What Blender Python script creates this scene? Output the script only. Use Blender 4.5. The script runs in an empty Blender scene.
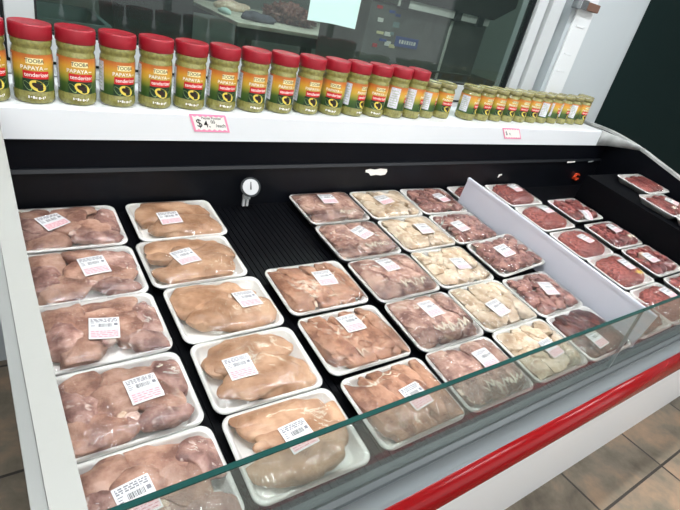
import bpy, bmesh, math, random
import numpy as np
from mathutils import Vector, Matrix, noise, Euler
PI = math.pi
scn = bpy.context.scene
COL = scn.collection

# ------------------------------------------------------------------ basics
def lin(c):
    return tuple(((v/255)/12.92 if v/255 <= .04045 else ((v/255+.055)/1.055)**2.4) for v in c) + (1.0,)

def link(o, parent=None):
    COL.objects.link(o)
    if parent is not None: o.parent = parent
    return o

def mesh_obj(name, verts, faces, mats, parent=None, smooth=False, midx=None, loc=None):
    me = bpy.data.meshes.new(name)
    me.from_pydata([tuple(map(float, v)) for v in verts], [], faces)
    for m in (mats if isinstance(mats, (list, tuple)) else [mats]): me.materials.append(m)
    if midx is not None: me.polygons.foreach_set('material_index', midx)
    if smooth: me.polygons.foreach_set('use_smooth', [True]*len(me.polygons))
    me.update()
    o = bpy.data.objects.new(name, me)
    link(o, parent)
    if loc is not None: o.location = loc
    return o

def bm_obj(name, bm, mats, parent=None, smooth=False):
    bmesh.ops.recalc_face_normals(bm, faces=bm.faces)
    me = bpy.data.meshes.new(name); bm.to_mesh(me); bm.free()
    for m in (mats if isinstance(mats, (list, tuple)) else [mats]): me.materials.append(m)
    if smooth: me.polygons.foreach_set('use_smooth', [True]*len(me.polygons))
    o = bpy.data.objects.new(name, me)
    return link(o, parent)

def thing(name, label, cat, group=None, loc=(0,0,0), rot=(0,0,0)):
    o = bpy.data.objects.new(name, None); o.empty_display_size = .02
    link(o); o.location = loc; o.rotation_euler = rot
    return tag(o, label, cat, group)

def tag(o, label, cat, group=None):
    o['label'] = label; o['category'] = cat
    if group: o['group'] = group
    return o

def struct(o):
    o['kind'] = 'structure'; return o

def add_box(bm, lo, hi, bev=0, mi=0):
    vs = [bm.verts.new((x, y, z)) for x in (lo[0], hi[0]) for y in (lo[1], hi[1]) for z in (lo[2], hi[2])]
    fs = [bm.faces.new([vs[i] for i in f]) for f in ((0,1,3,2),(4,6,7,5),(0,4,5,1),(2,3,7,6),(0,2,6,4),(1,5,7,3))]
    for f in fs: f.material_index = mi
    if bev:
        es = list({e for f in fs for e in f.edges})
        bmesh.ops.bevel(bm, geom=es, offset=bev, segments=2, profile=.6, affect='EDGES')
    return vs

def box(name, lo, hi, mat, parent=None, bev=0):
    bm = bmesh.new(); add_box(bm, lo, hi, bev)
    return bm_obj(name, bm, mat, parent)

def extrude_x(name, prof, x0, x1, mat, parent=None, smooth=False, bev=0):
    """closed profile of (y, z) run along x"""
    bm = bmesh.new()
    a = [bm.verts.new((x0, y, z)) for y, z in prof]; b = [bm.verts.new((x1, y, z)) for y, z in prof]
    n = len(prof)
    for i in range(n): bm.faces.new((a[i], a[(i+1) % n], b[(i+1) % n], b[i]))
    bm.faces.new(a); bm.faces.new(b[::-1])
    if bev: bmesh.ops.bevel(bm, geom=list(bm.edges), offset=bev, segments=2, profile=.6, affect='EDGES')
    o = bm_obj(name, bm, mat, parent)
    if smooth:
        for p in o.data.polygons: p.use_smooth = len(p.vertices) == 4
    return o

def lathe_mesh(name, prof, mat, seg=32):
    vs, fs = [], []
    for r, z in prof:
        for k in range(seg):
            a = 2*PI*k/seg; vs.append((r*math.cos(a), r*math.sin(a), z))
    for i in range(len(prof)-1):
        for k in range(seg):
            fs.append((i*seg+k, i*seg+(k+1) % seg, (i+1)*seg+(k+1) % seg, (i+1)*seg+k))
    fs.append(tuple(range(seg))[::-1]); fs.append(tuple((len(prof)-1)*seg+k for k in range(seg)))
    me = bpy.data.meshes.new(name); me.from_pydata(vs, [], fs); me.materials.append(mat)
    for p in me.polygons: p.use_smooth = len(p.vertices) == 4
    me.update(); return me

# ------------------------------------------------------------------ materials
def newmat(name):
    m = bpy.data.materials.new(name); m.use_nodes = True
    nt = m.node_tree; b = nt.nodes['Principled BSDF']
    return m, nt, b

def plain(name, rgb, rough=.5, metal=0, spec=.5, bump=0, bscale=200, var=0, vscale=8, coat=0):
    m, nt, b = newmat(name); L = nt.links
    b.inputs['Base Color'].default_value = lin(rgb); b.inputs['Roughness'].default_value = rough
    b.inputs['Metallic'].default_value = metal; b.inputs['Specular IOR Level'].default_value = spec
    b.inputs['Coat Weight'].default_value = coat; b.inputs['Coat Roughness'].default_value = .08
    if bump or var:
        tc = nt.nodes.new('ShaderNodeTexCoord')
        if bump:
            n = nt.nodes.new('ShaderNodeTexNoise'); n.inputs['Scale'].default_value = bscale; n.inputs['Detail'].default_value = 4
            L.new(tc.outputs['Object'], n.inputs['Vector'])
            bp = nt.nodes.new('ShaderNodeBump'); bp.inputs['Strength'].default_value = bump; bp.inputs['Distance'].default_value = .002
            L.new(n.outputs['Fac'], bp.inputs['Height']); L.new(bp.outputs['Normal'], b.inputs['Normal'])
        if var:
            n = nt.nodes.new('ShaderNodeTexNoise'); n.inputs['Scale'].default_value = vscale; n.inputs['Detail'].default_value = 5
            L.new(tc.outputs['Object'], n.inputs['Vector'])
            r = nt.nodes.new('ShaderNodeValToRGB')
            r.color_ramp.elements[0].position = .35; r.color_ramp.elements[1].position = .65
            r.color_ramp.elements[0].color = lin(tuple(max(0, c*(1-var)) for c in rgb)); r.color_ramp.elements[1].color = lin(tuple(min(255, c*(1+var*.5)) for c in rgb))
            L.new(n.outputs['Fac'], r.inputs['Fac']); L.new(r.outputs['Color'], b.inputs['Base Color'])
    return m

def emis(name, rgb, strength):
    m, nt, b = newmat(name)
    b.inputs['Base Color'].default_value = lin(rgb)
    b.inputs['Emission Color'].default_value = lin(rgb); b.inputs['Emission Strength'].default_value = strength
    return m

def meat(name, dark, mid, light, fat, s1=28, s2=95, fatamt=.66, stretch=(1, 1, 1), rough=.42, bump=.35, bscale=160):
    """mottled flesh: three tones of broad noise with paler fat or membrane streaks"""
    m, nt, b = newmat(name); L = nt.links; N = nt.nodes
    tc = N.new('ShaderNodeTexCoord'); oi = N.new('ShaderNodeObjectInfo')
    mul = N.new('ShaderNodeVectorMath'); mul.operation = 'SCALE'; mul.inputs[0].default_value = (3.7, 5.1, 2.3)
    L.new(oi.outputs['Random'], mul.inputs['Scale'])
    add = N.new('ShaderNodeVectorMath'); add.operation = 'ADD'
    L.new(tc.outputs['Object'], add.inputs[0]); L.new(mul.outputs['Vector'], add.inputs[1])
    n1 = N.new('ShaderNodeTexNoise'); n1.inputs['Scale'].default_value = s1; n1.inputs['Detail'].default_value = 4; n1.inputs['Roughness'].default_value = .6
    L.new(add.outputs['Vector'], n1.inputs['Vector'])
    r = N.new('ShaderNodeValToRGB'); e = r.color_ramp.elements
    e[0].position = .38; e[0].color = lin(dark); e[1].position = .63; e[1].color = lin(light)
    k = e.new(.5); k.color = lin(mid)
    L.new(n1.outputs['Fac'], r.inputs['Fac'])
    mp = N.new('ShaderNodeMapping'); mp.inputs['Scale'].default_value = stretch
    L.new(add.outputs['Vector'], mp.inputs['Vector'])
    n2 = N.new('ShaderNodeTexNoise'); n2.inputs['Scale'].default_value = s2; n2.inputs['Detail'].default_value = 3; n2.inputs['Distortion'].default_value = .6
    L.new(mp.outputs['Vector'], n2.inputs['Vector'])
    r2 = N.new('ShaderNodeValToRGB'); r2.color_ramp.elements[0].position = fatamt; r2.color_ramp.elements[1].position = min(.99, fatamt+.12)
    L.new(n2.outputs['Fac'], r2.inputs['Fac'])
    mx = N.new('ShaderNodeMix'); mx.data_type = 'RGBA'
    L.new(r2.outputs['Color'], mx.inputs['Factor']); L.new(r.outputs['Color'], mx.inputs['A']); mx.inputs['B'].default_value = lin(fat)
    # each piece a shade of its own
    hv = N.new('ShaderNodeHueSaturation'); mr = N.new('ShaderNodeMapRange')
    mr.inputs['To Min'].default_value = .86; mr.inputs['To Max'].default_value = 1.1
    L.new(oi.outputs['Random'], mr.inputs['Value']); L.new(mr.outputs['Result'], hv.inputs['Value'])
    L.new(mx.outputs['Result'], hv.inputs['Color']); L.new(hv.outputs['Color'], b.inputs['Base Color'])
    b.inputs['Roughness'].default_value = rough
    n3 = N.new('ShaderNodeTexNoise'); n3.inputs['Scale'].default_value = bscale; n3.inputs['Detail'].default_value = 5
    L.new(mp.outputs['Vector'], n3.inputs['Vector'])
    bp = N.new('ShaderNodeBump'); bp.inputs['Strength'].default_value = bump; bp.inputs['Distance'].default_value = .004
    L.new(n3.outputs['Fac'], bp.inputs['Height']); L.new(bp.outputs['Normal'], b.inputs['Normal'])
    return m

def film_mat():
    m, nt, b = newmat('cling_film'); N = nt.nodes; L = nt.links; N.remove(b)
    out = N['Material Output']
    def math_(op, a, b_=None, clamp=False):
        n = N.new('ShaderNodeMath'); n.operation = op; n.use_clamp = clamp
        for i, v in enumerate((a, b_)):
            if v is None: continue
            if isinstance(v, (int, float)): n.inputs[i].default_value = v
            else: L.new(v, n.inputs[i])
        return n.outputs['Value']
    tr = N.new('ShaderNodeBsdfTransparent'); tr.inputs['Color'].default_value = (.985, .985, .985, 1)
    gl = N.new('ShaderNodeBsdfGlossy'); gl.inputs['Roughness'].default_value = .075
    df = N.new('ShaderNodeBsdfDiffuse'); df.inputs['Color'].default_value = (.9, .9, .9, 1)
    tc = N.new('ShaderNodeTexCoord'); oi = N.new('ShaderNodeObjectInfo')
    mul = N.new('ShaderNodeVectorMath'); mul.operation = 'SCALE'; mul.inputs[0].default_value = (3.1, 4.3, 2.2)
    L.new(oi.outputs['Random'], mul.inputs['Scale'])
    add = N.new('ShaderNodeVectorMath'); add.operation = 'ADD'
    L.new(tc.outputs['Object'], add.inputs[0]); L.new(mul.outputs['Vector'], add.inputs[1])
    # creases: ridges of stretched noise, only in patches and along the gathered front edge
    mp = N.new('ShaderNodeMapping'); mp.inputs['Scale'].default_value = (1.5, .7, 1); L.new(add.outputs['Vector'], mp.inputs['Vector'])
    n = N.new('ShaderNodeTexNoise'); n.inputs['Scale'].default_value = 60; n.inputs['Detail'].default_value = 2; n.inputs['Distortion'].default_value = 1.5
    L.new(mp.outputs['Vector'], n.inputs['Vector'])
    ridge = math_('POWER', math_('SUBTRACT', 1.0, math_('MULTIPLY', math_('ABSOLUTE', math_('SUBTRACT', n.outputs['Fac'], .5)), 9.0), True), 2.0)
    pn = N.new('ShaderNodeTexNoise'); pn.inputs['Scale'].default_value = 22; pn.inputs['Detail'].default_value = 1; L.new(add.outputs['Vector'], pn.inputs['Vector'])
    patch = math_('MULTIPLY', math_('SUBTRACT', pn.outputs['Fac'], .55), 9.0, True)
    at = N.new('ShaderNodeAttribute'); at.attribute_type = 'OBJECT'; at.attribute_name = 'gather'
    sp = N.new('ShaderNodeSeparateXYZ'); L.new(tc.outputs['Object'], sp.inputs[0])
    zone = math_('MULTIPLY', math_('SUBTRACT', 1.0, math_('MULTIPLY', math_('ABSOLUTE', math_('ADD', sp.outputs['Y'], .06)), 30.0), True), at.outputs['Fac'])
    mp2 = N.new('ShaderNodeMapping'); mp2.inputs['Scale'].default_value = (2.1, .8, 1); L.new(add.outputs['Vector'], mp2.inputs['Vector'])
    nb = N.new('ShaderNodeTexNoise'); nb.inputs['Scale'].default_value = 70; nb.inputs['Detail'].default_value = 1; nb.inputs['Distortion'].default_value = 1.0
    L.new(mp2.outputs['Vector'], nb.inputs['Vector'])
    gath = math_('MULTIPLY', nb.outputs['Fac'], math_('MULTIPLY', zone, 1.6))
    amt = math_('ADD', math_('MULTIPLY', patch, .4), math_('MULTIPLY', zone, .6))
    n0 = N.new('ShaderNodeTexNoise'); n0.inputs['Scale'].default_value = 26; n0.inputs['Detail'].default_value = 2; L.new(add.outputs['Vector'], n0.inputs['Vector'])
    hgt = math_('ADD', math_('ADD', math_('MULTIPLY', ridge, amt), gath), math_('MULTIPLY', n0.outputs['Fac'], .9))
    bp = N.new('ShaderNodeBump'); bp.inputs['Strength'].default_value = .8; bp.inputs['Distance'].default_value = .004
    L.new(hgt, bp.inputs['Height']); L.new(bp.outputs['Normal'], gl.inputs['Normal'])
    fr = N.new('ShaderNodeFresnel'); L.new(math_('ADD', 1.38, math_('ADD', math_('MULTIPLY', math_('MULTIPLY', ridge, amt), 1.3), math_('MULTIPLY', zone, .35))), fr.inputs['IOR'])
    m1 = N.new('ShaderNodeMixShader'); m1.inputs['Fac'].default_value = .01
    L.new(tr.outputs['BSDF'], m1.inputs[1]); L.new(df.outputs['BSDF'], m1.inputs[2])
    mx = N.new('ShaderNodeMixShader')
    L.new(fr.outputs['Fac'], mx.inputs['Fac']); L.new(m1.outputs['Shader'], mx.inputs[1]); L.new(gl.outputs['BSDF'], mx.inputs[2])
    L.new(mx.outputs['Shader'], out.inputs['Surface'])
    return m

def glass_mat(name, tint, haze=.0, hazecol=(200, 205, 205), ior=1.5, rough=.0):
    m, nt, b = newmat(name); N = nt.nodes; L = nt.links; N.remove(b)
    out = N['Material Output']
    tr = N.new('ShaderNodeBsdfTransparent'); tr.inputs['Color'].default_value = tint + (1,)
    gl = N.new('ShaderNodeBsdfGlossy'); gl.inputs['Roughness'].default_value = rough
    fr = N.new('ShaderNodeFresnel'); fr.inputs['IOR'].default_value = ior
    df = N.new('ShaderNodeBsdfDiffuse'); df.inputs['Color'].default_value = lin(hazecol)
    m1 = N.new('ShaderNodeMixShader'); m1.inputs['Fac'].default_value = haze
    L.new(tr.outputs['BSDF'], m1.inputs[1]); L.new(df.outputs['BSDF'], m1.inputs[2])
    m2 = N.new('ShaderNodeMixShader')
    ge = N.new('ShaderNodeNewGeometry'); iv = N.new('ShaderNodeMath'); iv.operation = 'SUBTRACT'; iv.inputs[0].default_value = 1
    L.new(ge.outputs['Backfacing'], iv.inputs[1])
    ml = N.new('ShaderNodeMath'); ml.operation = 'MULTIPLY'; L.new(fr.outputs['Fac'], ml.inputs[0]); L.new(iv.outputs['Value'], ml.inputs[1])
    L.new(ml.outputs['Value'], m2.inputs['Fac']); L.new(m1.outputs['Shader'], m2.inputs[1]); L.new(gl.outputs['BSDF'], m2.inputs[2])
    L.new(m2.outputs['Shader'], out.inputs['Surface'])
    return m

def floor_mat():
    m, nt, b = newmat('floor_tiles'); N = nt.nodes; L = nt.links
    tc = N.new('ShaderNodeTexCoord')
    mp = N.new('ShaderNodeMapping'); T = .463
    mp.inputs['Location'].default_value = (-(2.087 % T)/T, -(.181 % T)/T, 0); mp.inputs['Scale'].default_value = (1/T, 1/T, 1)
    L.new(tc.outputs['Object'], mp.inputs['Vector'])
    br = N.new('ShaderNodeTexBrick'); br.offset = 0; br.squash = 1
    br.inputs['Scale'].default_value = 1; br.inputs['Brick Width'].default_value = 1; br.inputs['Row Height'].default_value = 1
    br.inputs['Mortar Size'].default_value = .011; br.inputs['Mortar Smooth'].default_value = .1
    br.inputs['Color1'].default_value = (0, 0, 0, 1); br.inputs['Color2'].default_value = (1, 1, 1, 1); br.inputs['Mortar'].default_value = (.5, .5, .5, 1)
    L.new(mp.outputs['Vector'], br.inputs['Vector'])
    n = N.new('ShaderNodeTexNoise'); n.inputs['Scale'].default_value = 7; n.inputs['Detail'].default_value = 8; n.inputs['Roughness'].default_value = .62; n.inputs['Distortion'].default_value = .25
    L.new(tc.outputs['Object'], n.inputs['Vector'])
    ad = N.new('ShaderNodeMath'); ad.operation = 'MULTIPLY_ADD'; ad.inputs[1].default_value = .22; L.new(br.outputs['Color'], ad.inputs[0]); L.new(n.outputs['Fac'], ad.inputs[2])
    r = N.new('ShaderNodeValToRGB'); e = r.color_ramp.elements
    e[0].position = .34; e[0].color = lin((84, 75, 62)); e[1].position = .85; e[1].color = lin((172, 140, 112))
    k = e.new(.55); k.color = lin((122, 112, 96))
    L.new(ad.outputs['Value'], r.inputs['Fac'])
    mx = N.new('ShaderNodeMix'); mx.data_type = 'RGBA'
    L.new(br.outputs['Fac'], mx.inputs['Factor']); L.new(r.outputs['Color'], mx.inputs['A']); mx.inputs['B'].default_value = lin((52, 46, 40))
    L.new(mx.outputs['Result'], b.inputs['Base Color']); b.inputs['Roughness'].default_value = .38
    bp = N.new('ShaderNodeBump'); bp.inputs['Strength'].default_value = .4; bp.inputs['Distance'].default_value = .003; bp.invert = True
    L.new(br.outputs['Fac'], bp.inputs['Height']); L.new(bp.outputs['Normal'], b.inputs['Normal'])
    return m

def scuffed(name, rgb, mark, thr=.76, scale=9, rough=.45):
    m, nt, b = newmat(name); N = nt.nodes; L = nt.links
    tc = N.new('ShaderNodeTexCoord'); n = N.new('ShaderNodeTexNoise'); n.inputs['Scale'].default_value = scale; n.inputs['Detail'].default_value = 6; n.inputs['Roughness'].default_value = .7
    L.new(tc.outputs['Object'], n.inputs['Vector'])
    r = N.new('ShaderNodeValToRGB'); r.color_ramp.elements[0].position = thr; r.color_ramp.elements[1].position = thr+.05
    r.color_ramp.elements[0].color = lin(rgb); r.color_ramp.elements[1].color = lin(mark)
    L.new(n.outputs['Fac'], r.inputs['Fac']); L.new(r.outputs['Color'], b.inputs['Base Color']); b.inputs['Roughness'].default_value = rough
    return m

def foam_mat():
    m, nt, b = newmat('white_foam'); N = nt.nodes; L = nt.links
    b.inputs['Base Color'].default_value = lin((236, 236, 231)); b.inputs['Roughness'].default_value = .5
    tc = N.new('ShaderNodeTexCoord'); v = N.new('ShaderNodeTexVoronoi'); v.inputs['Scale'].default_value = 420
    L.new(tc.outputs['Object'], v.inputs['Vector'])
    bp = N.new('ShaderNodeBump'); bp.inputs['Strength'].default_value = .12; bp.inputs['Distance'].default_value = .001
    L.new(v.outputs['Distance'], bp.inputs['Height']); L.new(bp.outputs['Normal'], b.inputs['Normal'])
    return m

def powder_label(name):
    """printed label paper: orange to yellow to green from top to bottom (jar coordinates)"""
    m, nt, b = newmat(name); N = nt.nodes; L = nt.links
    tc = N.new('ShaderNodeTexCoord'); sp = N.new('ShaderNodeSeparateXYZ'); L.new(tc.outputs['Object'], sp.inputs[0])
    mr = N.new('ShaderNodeMapRange'); mr.inputs['From Min'].default_value = .028; mr.inputs['From Max'].default_value = .107
    L.new(sp.outputs['Z'], mr.inputs['Value'])
    r = N.new('ShaderNodeValToRGB'); e = r.color_ramp.elements
    e[0].position = 0; e[0].color = lin((44, 74, 32)); e[1].position = 1; e[1].color = lin((176, 96, 46))
    for p, c in ((.28, (66, 92, 38)), (.42, (138, 138, 50)), (.58, (192, 160, 58)), (.76, (206, 152, 54)), (.9, (196, 116, 46))):
        k = e.new(p); k.color = lin(c)
    L.new(mr.outputs['Result'], r.inputs['Fac']); L.new(r.outputs['Color'], b.inputs['Base Color']); b.inputs['Roughness'].default_value = .35
    return m

M = {}
M['foam'] = foam_mat()
M['film'] = film_mat()
M['paper'] = plain('label_paper', (222, 222, 222), .5)
M['ink'] = plain('label_ink', (128, 128, 134), .6)
M['bar'] = plain('label_barcode_ink', (84, 84, 88), .6)
M['pinkprint'] = plain('label_pink_print', (230, 194, 198), .6)
M['pinkink'] = plain('label_pink_ink', (196, 120, 128), .6)
M['leg'] = meat('chicken_leg_flesh', (132, 94, 80), (172, 132, 112), (198, 162, 142), (222, 196, 178), 20, 60, .68)
M['skin'] = meat('chicken_leg_skin', (124, 88, 80), (162, 124, 112), (196, 162, 148), (218, 200, 188), 26, 80, .62)
M['bone'] = meat('bone_end', (190, 150, 140), (214, 190, 176), (226, 208, 196), (170, 70, 66), 60, 120, .72)
M['breast'] = meat('chicken_breast_flesh', (160, 120, 88), (186, 146, 114), (206, 170, 138), (232, 206, 176), 16, 60, .72, (1, 4, 1), bump=.2, bscale=70)
M['tender'] = meat('chicken_tender_flesh', (140, 94, 70), (174, 128, 100), (198, 154, 126), (232, 206, 170), 26, 70, .7, (3, .8, 1), bump=.35, bscale=90)
M['thigh'] = meat('chicken_thigh_flesh', (124, 86, 76), (170, 132, 116), (204, 172, 154), (228, 208, 196), 24, 60, .6, (1, 2, 1))
M['wing'] = meat('chicken_wing_skin', (182, 154, 124), (208, 188, 160), (228, 214, 194), (240, 230, 212), 24, 60, .62)
M['gizzard'] = meat('gizzard_flesh', (112, 70, 64), (156, 110, 100), (186, 144, 128), (214, 186, 170), 40, 70, .66)
M['liver'] = meat('liver_flesh', (62, 30, 28), (88, 46, 40), (112, 66, 56), (126, 84, 74), 24, 90, .72, rough=.25)
M['ground'] = meat('ground_beef', (92, 34, 32), (150, 72, 64), (192, 116, 102), (206, 150, 136), 120, 220, .64, bump=.9, bscale=210)
M['beef'] = meat('diced_beef', (100, 40, 40), (150, 72, 68), (184, 112, 102), (222, 186, 172), 40, 70, .66)
M['steak'] = meat('sliced_beef', (110, 48, 46), (146, 72, 66), (166, 96, 86), (218, 180, 164), 30, 60, .64)
M['fat'] = meat('pale_fat', (206, 176, 150), (224, 200, 176), (236, 220, 200), (240, 228, 214), 40, 80, .7)
M['white_metal'] = plain('white_enamel', (222, 226, 227), .35)
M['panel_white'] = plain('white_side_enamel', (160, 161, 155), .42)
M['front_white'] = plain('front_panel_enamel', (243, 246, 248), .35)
M['black'] = plain('black_enamel', (4, 6, 12), .5, spec=.12)
M['black2'] = plain('black_liner', (10, 12, 17), .38, spec=.25, var=.25, vscale=6)
M['deck'] = plain('black_deck_plastic', (5, 6, 10), .5, spec=.12)
M['crease'] = plain('dark_grey_trim', (20, 23, 27), .35)
M['alu'] = plain('grey_rail', (103, 109, 111), .34, metal=.1)
M['trim'] = plain('grey_trim', (168, 170, 166), .34, metal=.6)
M['caprail'] = plain('pale_grey_rail', (176, 179, 176), .4, var=.1, vscale=20)
M['red'] = plain('red_bumper_plastic', (134, 3, 9), .2, spec=.3)
M['grille'] = plain('grey_air_grille', (60, 68, 68), .5)
M['edge'] = plain('green_glass_edge', (22, 66, 62), .15)
M['pane'] = glass_mat('case_glass', (.85, .89, .87), .11, (186, 194, 192))
M['seam'] = plain('clear_seam_plastic', (140, 146, 146), .3)
M['divider'] = plain('white_divider_plastic', (214, 216, 226), .35)
def fold_glint_mat(name, rgb):
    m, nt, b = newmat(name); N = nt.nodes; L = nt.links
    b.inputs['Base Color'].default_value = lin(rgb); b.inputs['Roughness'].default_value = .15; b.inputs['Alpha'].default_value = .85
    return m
M['fold'] = fold_glint_mat('bunched_film_glint', (236, 228, 208)); M['glintgold'] = fold_glint_mat('bunched_film_yellow_glint', (244, 214, 120))  # white and yellow glints on bunched film, put in as colour
M['wall'] = plain('painted_wall', (178, 186, 188), .55, bump=.1, bscale=60)
M['winframe'] = plain('white_window_frame', (188, 193, 193), .35)
M['gasket'] = plain('dark_gasket', (22, 28, 30), .5)
M['wglass'] = glass_mat('window_glass', (.70, .77, .73), .03, (150, 170, 165))
M['ceiling'] = plain('ceiling_white', (225, 225, 222), .8)
M['floor'] = floor_mat()
M['door'] = scuffed('dark_green_door', (12, 32, 31), (70, 88, 86), .74, 7, .6)
M['door'].node_tree.nodes['Principled BSDF'].inputs['Specular IOR Level'].default_value = .12
M['lamp'] = emis('fluorescent_diffuser', (255, 252, 244), 9.0)
M['lidred'] = plain('red_lid_plastic', (150, 20, 36), .45, bump=.05, bscale=300)
M['powder'] = plain('papaya_powder_in_clear_plastic', (136, 132, 72), .25, spec=.5, var=.12, vscale=140, coat=.5)
M['lidclear'] = plain('olive_cap', (140, 134, 86), .25, var=.2, vscale=40, coat=.5)
M['plabel'] = powder_label('seasoning_label_print')
M['cream'] = plain('cream_print', (236, 226, 170), .4)
M['blk'] = plain('black_print', (20, 18, 16), .4)
M['wht'] = plain('white_print', (240, 238, 230), .4)
M['redp'] = plain('red_print', (196, 26, 32), .4)
M['leaf'] = plain('dark_green_print', (22, 50, 26), .4)
M['papy'] = plain('yellow_print', (226, 204, 84), .4)
M['seed'] = plain('seed_print', (42, 22, 12), .4)
M['rim'] = plain('light_green_print', (150, 178, 110), .4)
M['backlab'] = plain('white_back_label', (214, 214, 222), .45, var=.12, vscale=160)
M['tagpink'] = plain('pink_tag_border', (244, 146, 178), .5)
M['steel'] = plain('stainless_steel', (104, 106, 102), .5, metal=.1, var=.12, vscale=5)
M['steel_dark'] = plain('dark_steel', (58, 62, 62), .45, metal=.4)
M['blue'] = plain('blue_plate', (34, 74, 150), .4)
M['poly'] = plain('white_cutting_board', (206, 206, 190), .5, var=.12, vscale=6)
M['tabdark'] = plain('dark_table_edge', (44, 52, 50), .5)
M['charcoal'] = plain('charcoal_plastic', (30, 36, 38), .5)
M['tub'] = plain('teal_grey_tub', (120, 146, 144), .45)
M['teal'] = plain('pale_teal_plastic', (150, 190, 184), .4)
M['notice'] = plain('pale_notice_paper', (190, 222, 214), .6)
M['cloth'] = plain('dark_grey_cloth', (74, 76, 88), .9, bump=.4, bscale=90)
M['wood'] = plain('brown_bracket', (104, 76, 62), .6)
M['chrome'] = plain('chrome', (180, 184, 186), .2, metal=.9)
M['roomwall'] = plain('back_room_wall', (140, 156, 148), .6)
M['dial'] = plain('white_dial', (196, 198, 198), .4)
M['orange'] = plain('orange_plastic', (206, 70, 34), .5)
M['conduit'] = plain('clear_strip_plastic', (222, 226, 226), .12, coat=.8, bump=.3, bscale=30)
M['meatpile'] = meat('chopped_meat', (70, 34, 32), (112, 66, 58), (150, 108, 94), (206, 180, 160), 40, 70, .64)

# ------------------------------------------------------------------ room shell
FZ = -.6
CZ = 2.1
struct(mesh_obj('floor', [(-3.5,-3,FZ),(8,-3,FZ),(8,8,FZ),(-3.5,8,FZ)], [(0,1,2,3)], M['floor']))
struct(mesh_obj('ceiling', [(-3.5,-3,CZ),(8,-3,CZ),(8,8,CZ),(-3.5,8,CZ)], [(0,3,2,1)], M['ceiling']))
bm = bmesh.new()
add_box(bm, (-3.5,-3.1,FZ), (8,-3,FZ+.4)); add_box(bm, (-3.5,-3.1,1.9), (8,-3,CZ)); add_box(bm, (-3.5,-3.1,FZ+.4), (-2.6,-3,1.9)); add_box(bm, (6.5,-3.1,FZ+.4), (8,-3,1.9))
struct(bm_obj('wall_front', bm, M['wall']))
bm = bmesh.new()
for x in (-2.6, -.35, 1.9, 4.15, 6.42): add_box(bm, (x,-3.08,FZ+.4), (x+.08,-3.02,1.9))
add_box(bm, (-2.6,-3.08,FZ+.4), (6.5,-3.02,FZ+.47)); add_box(bm, (-2.6,-3.08,1.83), (6.5,-3.02,1.9))
struct(bm_obj('added_window', bm, M['winframe']))  # unseen shop window and opening, added so sky light reaches the lip
struct(box('wall_left', (-3.6,-3,FZ), (-3.5,8,CZ), M['wall']))
struct(box('wall_right', (8,-3,FZ), (8.1,8,CZ), M['wall']))
struct(box('wall_rear', (-3.5,6.9,FZ), (8,7,CZ), M['roomwall']))
struct(box('wall_side', (5.5,1.75,FZ), (5.6,6.9,CZ), M['roomwall']))
YW = 1.6
WX0, WX1, WZ0, WZ1 = .155, 2.165, .512, 1.75
bm = bmesh.new()
add_box(bm, (-3.5,YW,FZ), (WX0-.19,YW+.14,CZ)); add_box(bm, (WX0-.19,YW,FZ), (WX1+.28,YW+.14,WZ0-.1))
add_box(bm, (WX0-.19,YW,WZ1+.1), (WX1+.28,YW+.14,CZ))
struct(bm_obj('wall_back', bm, M['wall']))
# right-hand pier of the back wall, its free corner rounded
xr, rr = 3.22, .13
prof = [(WX1+.28, YW), (xr-rr, YW)] + [(xr-rr+rr*math.sin(a), YW+rr-rr*math.cos(a)) for a in np.linspace(.15, PI/2, 8)] + [(xr, YW+.3), (WX1+.28, YW+.3)]
bm = bmesh.new()
a = [bm.verts.new((x, y, FZ)) for x, y in prof]; b = [bm.verts.new((x, y, CZ)) for x, y in prof]
for i in range(len(prof)):
    f = bm.faces.new((a[i], a[(i+1) % len(prof)], b[(i+1) % len(prof)], b[i]))
bm.faces.new(a[::-1]); bm.faces.new(b)
struct(bm_obj('wall_pier', bm, M['wall']))
struct(box('door_1', (3.22, YW+.12, FZ), (5.4, YW+.16, 1.7), M['door']))
struct(box('wall_lintel', (3.22, YW+.1, 1.7), (8, YW+.2, CZ), M['wall']))
struct(box('wall_beyond', (5.4, YW+.1, FZ), (8, YW+.2, 1.7), M['wall']))

# window_1: frame of two stepped mouldings, dark gasket and the pane
win = bpy.data.objects.new('window_1', None); link(win); struct(win); win.location = (WX0, YW, WZ0)
def wframe(name, m0, m1, y0, y1, mat, bev=0):
    bm = bmesh.new()
    x0, x1, z0, z1 = WX0, WX1, WZ0, WZ1
    add_box(bm, (x0-m1, y0, z0-m1), (x0-m0, y1, z1+m1), bev); add_box(bm, (x1+m0, y0, z0-m1), (x1+m1, y1, z1+m1), bev)
    add_box(bm, (x0-m0, y0, z0-m1), (x1+m0, y1, z0-m0), bev); add_box(bm, (x0-m0, y0, z1+m0), (x1+m0, y1, z1+m1), bev)
    o = bm_obj(name, bm, mat, win); o.location = -win.location; return o
wframe('gasket', 0, .007, YW+.012, YW+.05, M['gasket'])
wframe('inner_frame', .007, .075, YW-.005, YW+.06, M['winframe'], .004)
wframe('frame_groove', .075, .085, YW+.012, YW+.06, M['gasket'])
wframe('outer_frame', .085, .11, YW-.022, YW+.1, M['winframe'], .004)
o = wframe('casing', .11, .19, YW-.012, YW+.12, M['winframe'], .004)
o = box('window_glass', (WX0-.005, YW+.028, WZ0-.005), (WX1+.005, YW+.034, WZ1+.005), M['wglass'], win); o.location = -win.location
struct(box('trim_1', (WX1+.19, YW+.05, FZ), (WX1+.29, YW+.14, CZ), M['wall']))

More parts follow.
